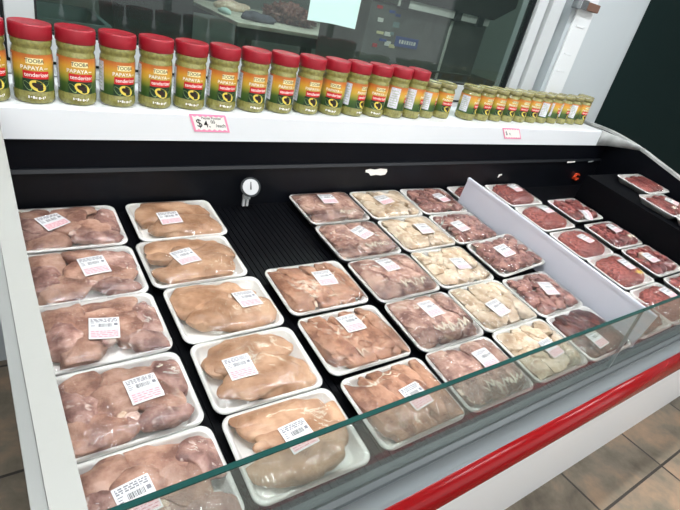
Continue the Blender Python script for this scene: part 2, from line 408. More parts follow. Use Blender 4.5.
# ------------------------------------------------------------------ lamps of the two rooms
def lamp(name, x, y, lx, ly, label, power, z=CZ):
    t = thing(name, label, 'lamp', 'ceiling lamps', (x, y, z))
    bm = bmesh.new()
    for s in (-1, 1):
        add_box(bm, (-lx/2, s*ly/2-.02, -.05), (lx/2, s*ly/2+.02, 0)); add_box(bm, (s*lx/2-.02, -ly/2+.02, -.05), (s*lx/2+.02, ly/2-.02, 0))
    bm_obj('lamp_frame', bm, M['white_metal'], t)
    bm = bmesh.new(); add_box(bm, (-lx/2+.02, -ly/2+.02, -.045), (lx/2-.02, ly/2-.02, -.01))
    m = emis('diffuser_'+str(power), (248, 251, 255), power)
    bm_obj('diffuser', bm, m, t)
for i, (x, y, lx, ly, pw) in enumerate(LAMPS := [(.2, .55, 1.3, .18, 68), (2.2, .55, 1.3, .18, 68), (.7, -1.0, 1.3, .18, 36), (3.1, -1.0, 1.3, .18, 40), (5.2, -.6, 1.3, .18, 36), (-1.9, -.8, 1.3, .18, 48)]):
    lamp('ceiling_lamp', x, y, lx, ly, ['long ceiling lamp over the left half of the meat case', 'long ceiling lamp over the right half of the meat case', 'ceiling lamp over the aisle before the left half of the case',
        'ceiling lamp over the aisle before the right half of the case', 'ceiling lamp beyond the right end of the case', 'ceiling lamp beyond the left end of the case'][i], pw)
lamp('ceiling_lamp', 2.0, 2.3, 1.3, .3, 'added fill lamp of the back room just behind the window', 30)  # unseen lamp, added to brighten the cabinet front and the table
lamp('ceiling_lamp', 2.6, 4.4, 1.3, .3, 'ceiling lamp over the butcher table in the back room', 40)

# ------------------------------------------------------------------ the display case
TH = math.radians(6.235)
def deck_pt(u, v, h=0):
    return (u, v*math.cos(TH) - h*math.sin(TH), v*math.sin(TH) + h*math.cos(TH))
case = thing('meat_display_case', 'long white and black open meat display case with red bumper', 'display case', loc=(1.37, .8, FZ))
def cpart(o):
    o.parent = case; o.location = -case.location; return o
XA, XB = .03, 2.80
def rise(x): return .0076*(x-.03)
def rpart_x(*a):
    o = extrude_x(*a)
    for v in o.data.vertices: v.co.z += rise(v.co.x)
    return o
# black slatted deck
bm = bmesh.new()
DT = -.0305
def dbox(bm, u0, u1, v0, v1, h0, h1):
    vs = add_box(bm, (u0, v0, h0), (u1, v1, h1))
    for w in vs: w.co = Vector(deck_pt(*w.co))
dbox(bm, XA, XB, .362, 1.316, DT-.02, DT-.004)
k = XA+.006
while k < XB-.012:
    dbox(bm, k, k+.014, .364, 1.30, DT-.004, DT); k += .0168
cpart(bm_obj('deck', bm, M['deck']))
bm = bmesh.new(); dbox(bm, XA, XB, .3465, .3625, DT-.03, DT+.001)
for i in range(0): pass
cpart(bm_obj('air_grille', bm, M['grille']))
# raised black shelf against the right end
bm = bmesh.new(); dbox(bm, 2.40, XB-.001, .36, 1.16, DT+.0005, .118)
cpart(bm_obj('raised_shelf', bm, M['deck']))
cpart(rpart_x('back_liner', [(1.308, .05), (1.33, .05), (1.33, .23), (1.308, .23)], XA, XB, M['black2']))
cpart(rpart_x('back_trim', [(1.3, .23), (1.33, .23), (1.33, .24), (1.303, .24)], XA, XB, M['crease']))
cpart(rpart_x('back_panel', [(1.31, .24), (1.33, .24), (1.33, .318), (1.31, .318)], XA, XB, M['black']))
cpart(rpart_x('back_ledge', [(1.303, .318), (1.303, .392), (1.309, .398), (1.585, .398), (1.585, .37), (1.33, .37), (1.33, .318)], XA, 2.672, M['white_metal']))
bm = bmesh.new(); cols_ = []
for k in range(13):
    a = PI/2*k/12; x = 2.676+.124*math.sin(a); y = 1.303-.19*(1-math.cos(a)); u = k/12
    zt = .419-.028*u; zb = .338+.04*u**1.5
    cols_.append([bm.verts.new((x, y, zb)), bm.verts.new((x, y, zt-.006)), bm.verts.new((x, y+.006*(1-u)+.001, zt)), bm.verts.new((2.802, 1.31+.27*(1-u), zt)), bm.verts.new((2.802, 1.31+.27*(1-u), zb))])
for p, q in zip(cols_, cols_[1:]):
    for k in range(5):
        f = bm.faces.new((p[k], p[(k+1) % 5], q[(k+1) % 5], q[k])); f.smooth = True
bm.faces.new(cols_[0]); bm.faces.new(cols_[-1][::-1])
cpart(bm_obj('corner_cap', bm, M['caprail']))
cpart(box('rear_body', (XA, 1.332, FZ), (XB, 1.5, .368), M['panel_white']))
# end panels with the curved top line
PR = [(1.585, .398), (1.40, .398), (1.33, .396), (1.27, .39), (1.2, .379), (1.1, .352), (1.0, .32), (.88, .285), (.75, .262), (.6, .248), (.45, .241), (.335, .238)]
PRR = [(1.585, .42), (1.40, .42), (1.33, .418), (1.27, .411), (1.2, .40), (1.1, .378), (1.0, .35), (.88, .318), (.75, .288), (.6, .262), (.45, .246), (.335, .238)]
def endpanel(x0, x1, capx0, capx1, trx0, trx1, capmat, PR, trm, lean=0):
    body = [(y, z-.012) for y, z in PR] + [(.33, .0), (.36, FZ), (PR[0][0], FZ)]
    inner = cpart(extrude_x('end_panel', body, x0, x1, M['black']))
    bm = bmesh.new()
    for (a0, a1, dz0, dz1, mi) in ((capx0, capx1, -.012, 0, 0), (trx0, trx1, -.03, -.003, 1)):
        lo = [[bm.verts.new((x, y, z+d)) for x, d in ((a0+lean*(1.303-y), dz0), (a1+lean*(1.303-y), dz0), (a1+lean*(1.303-y), dz1), (a0+lean*(1.303-y), dz1))] for y, z in PR]
        for i in range(len(PR)-1):
            for k in range(4):
                f = bm.faces.new((lo[i][k], lo[i][(k+1) % 4], lo[i+1][(k+1) % 4], lo[i+1][k])); f.material_index = mi; f.smooth = True
        for e in (lo[0], lo[-1][::-1]):
            f = bm.faces.new(e); f.material_index = mi
    o = cpart(bm_obj('end_cap', bm, [capmat, trm]))
    for f in o.data.polygons: f.use_smooth = False
    return inner
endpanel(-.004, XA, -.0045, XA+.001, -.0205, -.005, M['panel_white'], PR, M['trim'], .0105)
endpanel(XB, 2.83, XB-.001, 2.828, 2.8285, 2.846, M['caprail'], PRR, M['caprail'])
# front rail, bumper, front panel
cpart(extrude_x('front_rail', [(.3445, .0035), (.3455, .003), (.3455, -.05), (.3, -.05), (.3, -.0165), (.305, -.0135), (.331, -.0045), (.3325, -.0065), (.3345, -.0065), (.336, -.002)], -.02, 2.845, M['alu']))
bprof = [(.304, -.0165)] + [(.304+.033*math.cos(a), -.0555+.039*math.sin(a)) for a in np.linspace(PI/2+.15, PI*1.5-.15, 24)] + [(.304, -.094)]
cpart(extrude_x('bumper_rail', bprof, -.02, 2.845, M['red'], smooth=True))
cpart(extrude_x('front_panel', [(.301, -.05), (.351, -.05), (.385, FZ), (.354, FZ)], -.02, 2.845, M['front_white']))
# front glass: two panes meeting at a clear seam
GY = .3445
for x0, x1, nm in ((-.003, 1.397, 'left'), (1.403, 2.825, 'right')):
    p = cpart(box('glass_pane', (x0, GY, .0038), (x1, GY+.008, .2105), M['pane']))
    e = bpy.data.objects.new('polished_edge', None)
    bm = bmesh.new(); add_box(bm, (x0, GY-.0003, .2105), (x1, GY+.0083, .2135))
    e = bm_obj('polished_edge', bm, M['edge'], p)
cpart(box('glass_seam', (1.3975, GY+.0005, .0038), (1.4025, GY+.0085, .209), M['seam']))

# divider: an upright white plastic sheet with a folded foot
dv = thing('shelf_divider', 'white plastic divider standing between the gizzard and beef columns', 'divider', loc=deck_pt(1.58, .79, DT))
bm = bmesh.new()
def dvb(u0, u1, v0, v1, h0, h1, bev=0):
    vs = [bm.verts.new(Vector(deck_pt(x, y, z)) - dv.location) for x in (u0, u1) for y in (v0, v1) for z in (h0, h1)]
    fs = [bm.faces.new([vs[i] for i in f]) for f in ((0,1,3,2),(4,6,7,5),(0,4,5,1),(2,3,7,6),(0,2,6,4),(1,5,7,3))]
dvb(1.577, 1.583, 0.37, 1.2, DT+.0005, .104)
bm_obj('upright_sheet', bm, M['divider'], dv)
bm = bmesh.new(); dvb(1.574, 1.5765, 0.37, 1.2, .092, .1035); dvb(1.5765, 1.5835, 0.37, 1.2, .1022, .105); dvb(1.5835, 1.586, 0.37, 1.2, .092, .1035)
bm_obj('top_bead', bm, M['divider'], dv)
bm = bmesh.new(); dvb(1.5835, 1.594, 0.37, 1.2, DT+.0005, DT+.003)
bm_obj('foot', bm, M['divider'], dv)

# ------------------------------------------------------------------ packages
TW, TD, THT = .2405, .184, .027
def rrect(w, d, r, n=6):
    pts = []
    for cx, cy, a0 in ((w/2-r, d/2-r, 0), (-w/2+r, d/2-r, PI/2), (-w/2+r, -d/2+r, PI), (w/2-r, -d/2+r, 1.5*PI)):
        for k in range(n+1):
            a = a0+PI/2*k/n; pts.append((cx+r*math.cos(a), cy+r*math.sin(a)))
    return pts
def tray_mesh():
    rings = [(-.040, -.040, .02, -.027), (-.036, -.036, .021, -.0272), (-.004, -.004, .024, -.004), (0, 0, .024, -.002), (0, 0, .024, 0), (-.002, -.002, .023, .001), (-.016, -.016, .020, .0006), (-.020, -.020, .019, -.003), (-.037, -.037, .017, -.0225), (-.044, -.044, .016, -.024)]
    vs, fs = [], []; n = None
    for dw, dd, r, z in rings:
        p = rrect(TW+dw, TD+dd, r); n = len(p); vs += [(x, y, z) for x, y in p]
    for i in range(len(rings)-1):
        for k in range(n): fs.append((i*n+k, i*n+(k+1) % n, (i+1)*n+(k+1) % n, (i+1)*n+k))
    fs.append(tuple(range(n))[::-1]); fs.append(tuple((len(rings)-1)*n+k for k in range(n)))
    me = bpy.data.meshes.new('foam_tray'); me.from_pydata(vs, [], fs); me.materials.append(M['foam'])
    me.polygons.foreach_set('use_smooth', [len(p.vertices) == 4 for p in me.polygons]); me.update()
    return me
TRAY = tray_mesh()

ICO = {}
def ico(s):
    if s not in ICO:
        bm = bmesh.new(); bmesh.ops.create_icosphere(bm, subdivisions=s, radius=1)
        ICO[s] = (np.array([v.co[:] for v in bm.verts]), [tuple(v.index for v in f.verts) for f in bm.faces]); bm.free()
    return ICO[s]

def nz(P, scale, seed):
    o = Vector((seed*7.31, seed*3.77, seed*1.93))
    return np.array([noise.noise(Vector(p)*scale+o) for p in P])

FLOORZ = -.0235
def shape(kind, c, size, rz, seed, sub=4, bend=0, tilt=0, amp=.12, nscale=26, box_=1.0, capz=.015, fold=0, fscale=30):
    """a piece of meat as a closed surface in tray coordinates; size = half extents"""
    V, F = ico(sub)
    P = V.copy()
    if box_ != 1.0:
        P = np.sign(P)*np.abs(P)**box_
        P /= np.maximum(1e-6, np.max(np.abs(P), 0))
    x = P[:, 0]; w = np.ones(len(P)); hgt = np.ones(len(P))
    if kind == 'breast':
        w = .66+.42*np.clip(1-(x+1)/2, 0, 1)**.8; w = np.where(x > .35, w*(1-.45*((x-.35)/.65)**2), w); hgt = .7+.4*(1-(x+1)/2)
    elif kind == 'drum':
        w = np.where(x < .1, 1.0, 1-.62*np.clip((x-.1)/.55, 0, 1)); w = np.where(x > .72, w+.22*np.sin(np.clip((x-.72)/.28, 0, 1)*PI), w); hgt = w
        # keep the shank from closing to a point too early
        rad = np.sqrt(np.maximum(1e-6, 1-x*x)); fill = np.where(x > .2, np.minimum(1.9, 1/np.maximum(rad, .35)), 1.0); w = w*fill; hgt = hgt*fill
    elif kind == 'strip':
        w = .75+.35*np.cos(x*1.3+.6); hgt = .8+.3*np.cos(x*2)
    Q = np.stack([x*size[0], P[:, 1]*size[1]*w, P[:, 2]*size[2]*hgt], 1)
    Q[:, 1] += bend*(x**2)*size[0]
    nn = nz(Q, nscale, seed)+.5*nz(Q, nscale*2.3, seed+9)
    nrm = V/np.maximum(1e-6, np.linalg.norm(V, axis=1))[:, None]
    Q += nrm*(nn*amp*min(size[1], size[2]*1.6))[:, None]
    if fold:
        G = Q.copy(); G[:, 0] *= .55
        rd = np.clip(1-np.abs(nz(G, fscale, seed+21))*4.5, 0, 1)**2
        Q -= nrm*(rd*fold)[:, None]
    Q[:, 2] += tilt*Q[:, 0]
    ca, sa = math.cos(rz), math.sin(rz)
    R = np.stack([Q[:, 0]*ca-Q[:, 1]*sa+c[0], Q[:, 0]*sa+Q[:, 1]*ca+c[1], Q[:, 2]+c[2]], 1)
    # pressed flat by the stretched film, lower towards the rim
    ex = np.clip(np.abs(R[:, 0])/(TW/2-.012), 0, 1); ey = np.clip(np.abs(R[:, 1])/(TD/2-.012), 0, 1)
    cap = capz*(1-.72*ex**5)*(1-np.where(R[:, 1] < 0, .5*ey**9, .72*ey**5))
    R[:, 2] = np.where(R[:, 2] > 0, cap*np.tanh(R[:, 2]/cap), R[:, 2])
    # sag on to the tray floor and inside its walls
    R[:, 2] = np.where(R[:, 2] < FLOORZ, FLOORZ+(R[:, 2]-FLOORZ)*.02, R[:, 2])
    lim = .5*(TW-.016)+np.clip(R[:, 2], -.03, 0)*.62; limy = .5*(TD-.016)+np.clip(R[:, 2], -.03, 0)*.62
    R[:, 0] = lim*np.tanh(R[:, 0]/lim*1.0)*1.02 if False else np.clip(R[:, 0], -lim, lim)
    R[:, 1] = np.clip(R[:, 1], -limy, limy)
    return R, F

def ground_mound(seed, sx, sy, hz):
    V, F = ico(5); P = np.sign(V)*np.abs(V)**.62; P = P*np.where(np.abs(V[:, 2:3]) > .5, .97, 1)
    Q = P*np.array([sx, sy, hz]); 
    a = np.array([noise.noise(Vector((p[0]*70+seed*3, p[1]*170+noise.noise(Vector(p)*60)*1.2, p[2]*110+seed))) for p in Q])
    b = nz(Q, 30, seed)
    nrm = V/np.linalg.norm(V, axis=1)[:, None]
    Q = Q+nrm*(np.abs(a)*.010+b*.005)[:, None]
    Q[:, 2] += FLOORZ+hz*.75
    Q[:, 2] = np.maximum(Q[:, 2], FLOORZ)
    return Q, F

def pieces_for(kind, seed):
    """list of (name, material, verts, faces)"""
    R = random.Random(seed*131+7); out = []
    j = lambda s: R.uniform(-s, s)
    if kind == 'leg':
        base = [('chicken_thigh', 'leg', (-.064, .04, -.002), (.058, .042, .026), .3), ('chicken_thigh', 'leg', (.018, .046, .0), (.064, .04, .026), -.25),
                ('chicken_thigh', 'skin', (.082, .024, -.003), (.04, .056, .026), .15), ('chicken_thigh', 'leg', (-.008, .004, .004), (.056, .042, .027), .4),
                ('chicken_thigh', 'skin', (-.08, -.014, -.002), (.044, .05, .026), -.2), ('chicken_thigh', 'leg', (.05, -.012, .003), (.052, .044, .026), -.5),
                ('chicken_thigh', 'leg', (-.05, -.054, -.001), (.06, .038, .026), .15)]
        for i, (nm, mt, c, sz, rz) in enumerate(base):
            out.append((nm, mt, *shape('ell', (c[0]+j(.01), c[1]+j(.008), c[2]+j(.004)), (sz[0]*R.uniform(.82, 1.02), sz[1]*R.uniform(.8, .98), sz[2]), rz+j(.6), seed+i*3.3, 4, bend=j(.35), amp=.45, nscale=20, box_=.84, capz=R.uniform(.012, .026), tilt=j(.2), fold=.003, fscale=20)))
        for i, (c, rz) in enumerate((((.055, -.056, .004), 2.9), ((-.09, .012, .006), 1.9+j(.5)))):
            q = shape('drum', (c[0]+j(.01), c[1]+j(.006), c[2]), (.06, .026, .024), rz+j(.3), seed+50+i, 4, amp=.3, nscale=30, capz=.021, fold=.004)
            out.append(('drumstick', 'skin', *q))
            e = (c[0]+.054*math.cos(rz), c[1]+.05*math.sin(rz), c[2]+.006)
            out.append(('bone_end', 'bone', *shape('ell', e, (.013, .012, .011), rz, seed+60+i, 3, amp=.4, nscale=60)))
        for i in range(3):
            out.append(('skin_flap', 'fat', *shape('ell', (j(.08), j(.05), .011), (.016, .006, .004), j(1.5), seed+80+i, 3, amp=.6, nscale=70)))
    elif kind == 'breast':
        two = [((-.004, .040, -.003), (.106, .054, .028), 0.03, 1), ((.004, -.034, .0), (.108, .053, .028), PI-.06, 1)]
        if seed % 3 == 1: two = [((-.004, .05, -.003), (.103, .043, .026), .02, 1), ((.02, .008, .001), (.1, .039, .027), PI+.06, 1), ((-.004, -.040, .001), (.106, .045, .027), PI-.04, 1)]
        for i, (c, sz, rz, _) in enumerate(two):
            out.append(('chicken_breast', 'breast', *shape('breast', (c[0]+j(.006), c[1]+j(.003), c[2]), sz, rz+j(.09), seed+i*5.1, 5, bend=j(.2), amp=.38, nscale=17, box_=.82, capz=.016+.003*i, tilt=j(.1), fold=.0045, fscale=17)))
        out.append(('tenderloin', 'breast', *shape('strip', (-.05+j(.025), .002+j(.012), .004), (.045, .018, .02), j(.5), seed+31, 4, amp=.35, nscale=26)))
        out.append(('fat_trim', 'fat', *shape('ell', (j(.06), j(.03), .014), (.012, .006, .004), j(1.5), seed+41, 3, amp=.5, nscale=70)))
    elif kind == 'tender':
        n = 8
        for i in range(n):
            x = -.088+.176*i/(n-1)
            out.append(('tenderloin', 'tender', *shape('strip', (x+j(.006), j(.006), -.003+j(.003)+.003*(i % 2)), (.09*R.uniform(.94, 1.05), .025, .026), PI/2+.22+j(.2), seed+i*2.7, 4, bend=j(.25), amp=.5, nscale=32, box_=.76, capz=R.uniform(.011, .019), fold=.004, fscale=34)))
        for i in range(3):
            out.append(('tenderloin', 'tender', *shape('strip', (-.06+.06*i+j(.01), -.045+j(.01), .004), (.036, .015, .014), j(.5), seed+40+i*2.7, 4, amp=.5, nscale=36, capz=.018)))
        for i in range(5):
            out.append(('fat_trim', 'fat', *shape('ell', (j(.08), -.035+j(.04), .013), (.010, .004, .004), j(1.5), seed+70+i, 3, amp=.5, nscale=90)))
    elif kind == 'thigh':
        n = 4
        for i in range(n):
            x = -.084+.168*i/(n-1)
            out.append(('boneless_thigh', 'thigh', *shape('ell', (x+j(.006), .016+j(.008), .002), (.08, .037, .028), PI/2+.35+j(.2), seed+i*3.1, 4, bend=j(.25), amp=.5, nscale=22, box_=.8, capz=R.uniform(.014, .024), fold=.006, fscale=24)))
        for i in range(3):
            out.append(('boneless_thigh', 'thigh', *shape('ell', (-.064+.064*i+j(.01), -.05+j(.006), .002), (.05, .033, .027), j(.3), seed+20+i*3.1, 4, amp=.5, nscale=24, box_=.82, capz=R.uniform(.014, .022), fold=.006, fscale=26)))
        for i in range(6):
            out.append(('fat_trim', 'fat', *shape('ell', (-.06+j(.05), -.01+j(.06), .014+j(.002)), (.022, .009, .006), j(1.5), seed+70+i, 3, amp=.6, nscale=55)))
    elif kind == 'wing':
        k = 0
        for yy, n in ((.048, 4), (.0, 4), (-.05, 4)):
            for i in range(n):
                x = -.086+.172*i/(n-1)
                out.append(('chicken_wing', 'wing', *shape('drum' if (i+k) % 3 == 1 else 'ell', (x+j(.012), yy+j(.01), j(.003)), (.046*R.uniform(.85, 1.15), .027, .025), j(1.5)+.8, seed+k*10+i, 4, bend=j(.4), amp=.55, nscale=30, box_=.84, capz=R.uniform(.011, .022), fold=.005, fscale=32)))
            k += 1
    elif kind == 'gizzard':
        for iy in range(5):
            for ix in range(6):
                c = (-.082+.033*ix+j(.009), -.058+.029*iy+j(.008), -.004+j(.005)+(.007 if (ix*iy) % 3 == 0 else 0))
                out.append(('gizzard', 'gizzard', *shape('ell', c, (.025*R.uniform(.75, 1.2), .017, .017), R.uniform(0, PI), seed+ix*7+iy*1.3, 3, bend=j(.5), amp=.75, nscale=50, box_=.8, capz=.019)))
    elif kind == 'liver':
        for i in range(7):
            out.append(('liver_piece', 'liver', *shape('strip', (-.075+.025*i+j(.006), j(.008), -.004+.002*(i % 3)), (.088, .032, .024), PI/2+.3+j(.15), seed+i*2.2, 4, amp=.4, nscale=22, box_=.8, capz=.014, fold=.004)))
    elif kind == 'ground':
        out.append(('ground_beef', 'ground', *ground_mound(seed, .098, .072, .024)))
    elif kind == 'diced':
        for iy in range(4):
            for ix in range(6):
                c = (-.08+.032*ix+j(.007), -.052+.035*iy+j(.007), -.003+j(.006)+(.007 if (ix+iy) % 3 == 0 else 0))
                out.append(('beef_cube', 'fat' if R.random() < .06 else 'beef', *shape('ell', c, (.021*R.uniform(.85, 1.1), .018, .017), R.uniform(0, PI), seed+ix*7+iy*1.3, 3, amp=.45, nscale=45, box_=.66, capz=.02, tilt=j(.3))))
    elif kind == 'steak':
        for i in range(3):
            out.append(('beef_slice', 'steak', *shape('ell', (-.06+.06*i, j(.008), -.006+.003*i), (.07, .042, .015), PI/2+j(.2), seed+i*2.9, 4, amp=.25, nscale=26, box_=.8)))
    return out

GX, GYN = 52, 40
def film_surface(verts, seed, wrinkle):
    """stretched film over the heaped pieces: grid of heights"""
    w, d = TW-.001, TD-.001
    H = np.full((GYN, GX), -1.0)
    V = np.concatenate(verts)
    ix = np.clip(np.round((V[:, 0]/w+.5)*(GX-1)).astype(int), 0, GX-1); iy = np.clip(np.round((V[:, 1]/d+.5)*(GYN-1)).astype(int), 0, GYN-1)
    np.maximum.at(H, (iy, ix), V[:, 2]+.0008)
    H[0, :] = H[-1, :] = H[:, 0] = H[:, -1] = .0016
    fixed = np.zeros_like(H, bool); fixed[0] = fixed[-1] = True; fixed[:, 0] = fixed[:, -1] = True
    S = np.maximum(H, .0016)
    for it in range(90):
        A = S.copy(); A[1:-1, 1:-1] = .25*(S[:-2, 1:-1]+S[2:, 1:-1]+S[1:-1, :-2]+S[1:-1, 2:])
        A = np.where(fixed, S, np.maximum(A, H)); S = A
    rng = np.random.RandomState(seed)
    xs = np.linspace(-w/2, w/2, GX); ys = np.linspace(-d/2, d/2, GYN)
    if wrinkle:
        for yi in range(1, GYN-1):
            for xi in range(1, GX-1):
                x, y = xs[xi], ys[yi]
                fz = math.exp(-((y+.055)/.03)**2)*min(1, (w/2-abs(x))/.03)
                rid = 1-abs(noise.noise(Vector((x*75+seed*5, y*38+seed, seed))))*2.2
                S[yi, xi] += wrinkle*fz*max(0, rid)**2
    return xs, ys, S

def film_mesh(xs, ys, S):
    vs, fs = [], []
    r = .024
    for yi, y in enumerate(ys):
        for xi, x in enumerate(xs):
            # round the corners like the tray's rim
            ax, ay = abs(x)-(TW/2-r), abs(y)-(TD/2-r)
            xx, yy = x, y
            if ax > 0 and ay > 0:
                m = max(ax, ay); l = math.hypot(ax, ay); f = m/l
                xx = math.copysign(TW/2-r+ax*f, x); yy = math.copysign(TD/2-r+ay*f, y)
            vs.append((xx, yy, S[yi, xi]))
    for yi in range(GYN-1):
        for xi in range(GX-1):
            a = yi*GX+xi; fs.append((a, a+1, a+GX+1, a+GX))
    # the skirt down the tray's sides
    ring = [xi for xi in range(GX)]+[yi*GX+GX-1 for yi in range(1, GYN)]+[(GYN-1)*GX+xi for xi in range(GX-2, -1, -1)]+[yi*GX for yi in range(GYN-2, 0, -1)]
    n0 = len(vs)
    for k in ring:
        x, y, z = vs[k]; vs.append((x*1.004, y*1.004, -.003))
    for k in ring:
        x, y, z = vs[k]; vs.append((x-math.copysign(.0165, x)*min(1, abs(x)/.05), y-math.copysign(.0165, y)*min(1, abs(y)/.05), -.0265))
    n = len(ring)
    for i in range(n):
        a, b = ring[i], ring[(i+1) % n]
        fs.append((b, a, n0+i, n0+(i+1) % n)); fs.append((n0+(i+1) % n, n0+i, n0+n+i, n0+n+(i+1) % n))
    return vs, fs

def fold_glint(xs, ys, S, x0, x1, yc, amp, seed, mat, parent):
    """one continuous zigzag tube along bunched film, its pale colour painting the glints"""
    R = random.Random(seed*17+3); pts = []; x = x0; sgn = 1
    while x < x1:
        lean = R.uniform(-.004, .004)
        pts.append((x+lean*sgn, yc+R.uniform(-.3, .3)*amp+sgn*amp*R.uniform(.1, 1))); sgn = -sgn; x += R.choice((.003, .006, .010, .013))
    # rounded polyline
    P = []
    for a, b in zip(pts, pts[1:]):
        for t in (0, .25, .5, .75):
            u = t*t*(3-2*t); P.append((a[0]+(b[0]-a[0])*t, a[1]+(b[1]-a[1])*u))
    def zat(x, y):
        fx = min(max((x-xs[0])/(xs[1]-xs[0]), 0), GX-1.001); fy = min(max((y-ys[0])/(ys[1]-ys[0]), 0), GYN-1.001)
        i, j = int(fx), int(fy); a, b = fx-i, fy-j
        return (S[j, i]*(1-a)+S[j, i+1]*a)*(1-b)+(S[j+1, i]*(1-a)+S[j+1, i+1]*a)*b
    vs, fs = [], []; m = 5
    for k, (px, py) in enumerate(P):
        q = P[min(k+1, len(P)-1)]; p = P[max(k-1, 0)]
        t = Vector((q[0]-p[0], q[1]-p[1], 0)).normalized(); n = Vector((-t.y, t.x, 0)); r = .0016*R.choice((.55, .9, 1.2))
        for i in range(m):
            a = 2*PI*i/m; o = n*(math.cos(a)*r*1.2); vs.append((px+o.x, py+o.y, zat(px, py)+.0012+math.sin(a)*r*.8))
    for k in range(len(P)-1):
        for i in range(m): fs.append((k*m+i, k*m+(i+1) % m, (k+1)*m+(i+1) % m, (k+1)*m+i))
    return mesh_obj('fold_glint', vs, fs, mat, parent, smooth=True)

FOLD_GLINTS = {'4_1': [(.0, .075, -.058, .010, 0)], '4_2': [(-.02, .085, -.058, .012, 0)], '4_3': [(-.02, .08, -.05, .016, 0)], '4_4': [(-.05, .09, -.046, .018, 0)], '4_5': [(-.05, .095, -.055, .016, 0)],
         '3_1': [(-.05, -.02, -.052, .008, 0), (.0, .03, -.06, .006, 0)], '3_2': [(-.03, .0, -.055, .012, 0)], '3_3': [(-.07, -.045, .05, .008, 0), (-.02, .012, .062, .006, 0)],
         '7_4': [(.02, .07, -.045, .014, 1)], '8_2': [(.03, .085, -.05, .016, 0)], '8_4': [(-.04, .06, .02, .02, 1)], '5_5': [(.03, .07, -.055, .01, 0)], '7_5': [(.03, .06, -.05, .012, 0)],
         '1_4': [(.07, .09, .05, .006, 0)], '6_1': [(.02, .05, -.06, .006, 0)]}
def price_label(xs, ys, S, cx, cy, ang, w, h, seed, parent):
    """small scale label stuck on the film: paper, print rows, barcode and a pink block"""
    R = random.Random(seed+400)
    ca, sa = math.cos(ang), math.sin(ang)
    def zat(x, y):
        fx = min(max((x-xs[0])/(xs[1]-xs[0]), 0), GX-1.001); fy = min(max((y-ys[0])/(ys[1]-ys[0]), 0), GYN-1.001)
        i, j = int(fx), int(fy); a, b = fx-i, fy-j
        return (S[j, i]*(1-a)+S[j, i+1]*a)*(1-b)+(S[j+1, i]*(1-a)+S[j+1, i+1]*a)*b
    # paper is stiffer than the film: smooth its heights with a fitted quadratic kept above the film
    pts = []
    for a in np.linspace(-.5, .5, 9):
        for b in np.linspace(-.5, .5, 9):
            x = cx+a*w*ca-b*h*sa; y = cy+a*w*sa+b*h*ca; pts.append((a, b, zat(x, y)))
    A = np.array([(1, a, b, a*a, b*b, a*b) for a, b, z in pts]); z = np.array([p[2] for p in pts])
    co = np.linalg.lstsq(A, z, rcond=None)[0]; lift = max(0, np.max(z-A@co))*.8+.0012
    def P(a, b, dz=0):
        x = cx+a*w*ca-b*h*sa; y = cy+a*w*sa+b*h*ca
        return (x, y, float(np.dot(co, (1, a, b, a*a, b*b, a*b)))+lift+dz)
    vs, fs, mi = [], [], []
    def patch(a0, a1, b0, b1, m, dz, nx=1, ny=1):
        n0 = len(vs)
        for k in range(ny+1):
            for i in range(nx+1): vs.append(P(a0+(a1-a0)*i/nx, b0+(b1-b0)*k/ny, dz))
        for k in range(ny):
            for i in range(nx):
                a = n0+k*(nx+1)+i; fs.append((a, a+1, a+nx+2, a+nx+1)); mi.append(m)
    N = 8; n0 = len(vs)
    patch(-.5, .5, -.5, .5, 0, 0, N, N)
    # paper thickness
    vs2 = len(vs)
    patch(-.5, .5, -.5, .5, 0, -.0007, N, N)
    for q in range(-N*N, 0): fs[q] = fs[q][::-1]
    rim = [i for i in range(N+1)]+[k*(N+1)+N for k in range(1, N+1)]+[N*(N+1)+i for i in range(N-1, -1, -1)]+[k*(N+1) for k in range(N-1, 0, -1)]
    for i in range(len(rim)):
        a, b = rim[i], rim[(i+1) % len(rim)]; fs.append((vs2+a, vs2+b, n0+b, n0+a)); mi.append(0)
    patch(-.46, .46, -.46, -.1, 3, .00022, N, 3)
    for r, b in enumerate((.42, .355, .29)):
        a = -.44
        while a < .4:
            l = R.uniform(.03, .14); patch(a, min(.44, a+l), b-.022, b+.022, 1, .00035, 2); a += l+R.uniform(.02, .05)
    a = -.2
    while a < .24:
        l = R.uniform(.008, .03); patch(a, a+l, .03, .2, 2, .00035); a += l+R.uniform(.012, .028)
    for b in (.2, .12, .05): patch(-.44, -.44+R.uniform(.1, .16), b-.014, b+.014, 1, .00035); 
    patch(.32, .44, .08, .2, 1, .00035)
    for b in (-.17, -.25, -.33, -.41):
        a = -.43
        while a < .4:
            l = R.uniform(.05, .2); patch(a, min(.43, a+l), b-.012, b+.012, 4, .00045, 2); a += l+R.uniform(.03, .07)
    o = mesh_obj('price_label', vs, fs, [M['paper'], M['ink'], M['bar'], M['pinkprint'], M['pinkink']], parent, midx=mi)
    return o

NAMES = {'leg': ('chicken_leg_tray', 'raw chicken leg pieces'), 'breast': ('chicken_breast_tray', 'pale raw chicken breasts'), 'tender': ('chicken_tender_tray', 'raw chicken tenderloin strips'),
         'thigh': ('chicken_thigh_tray', 'pinkish boneless chicken thighs'), 'wing': ('chicken_wing_tray', 'pale yellow chicken wing pieces'), 'gizzard': ('gizzard_tray', 'dark pink gizzards'),
         'liver': ('liver_tray', 'dark brown livers'), 'ground': ('ground_beef_tray', 'red ground beef'), 'diced': ('diced_beef_tray', 'red diced beef'), 'steak': ('sliced_beef_tray', 'red sliced beef')}

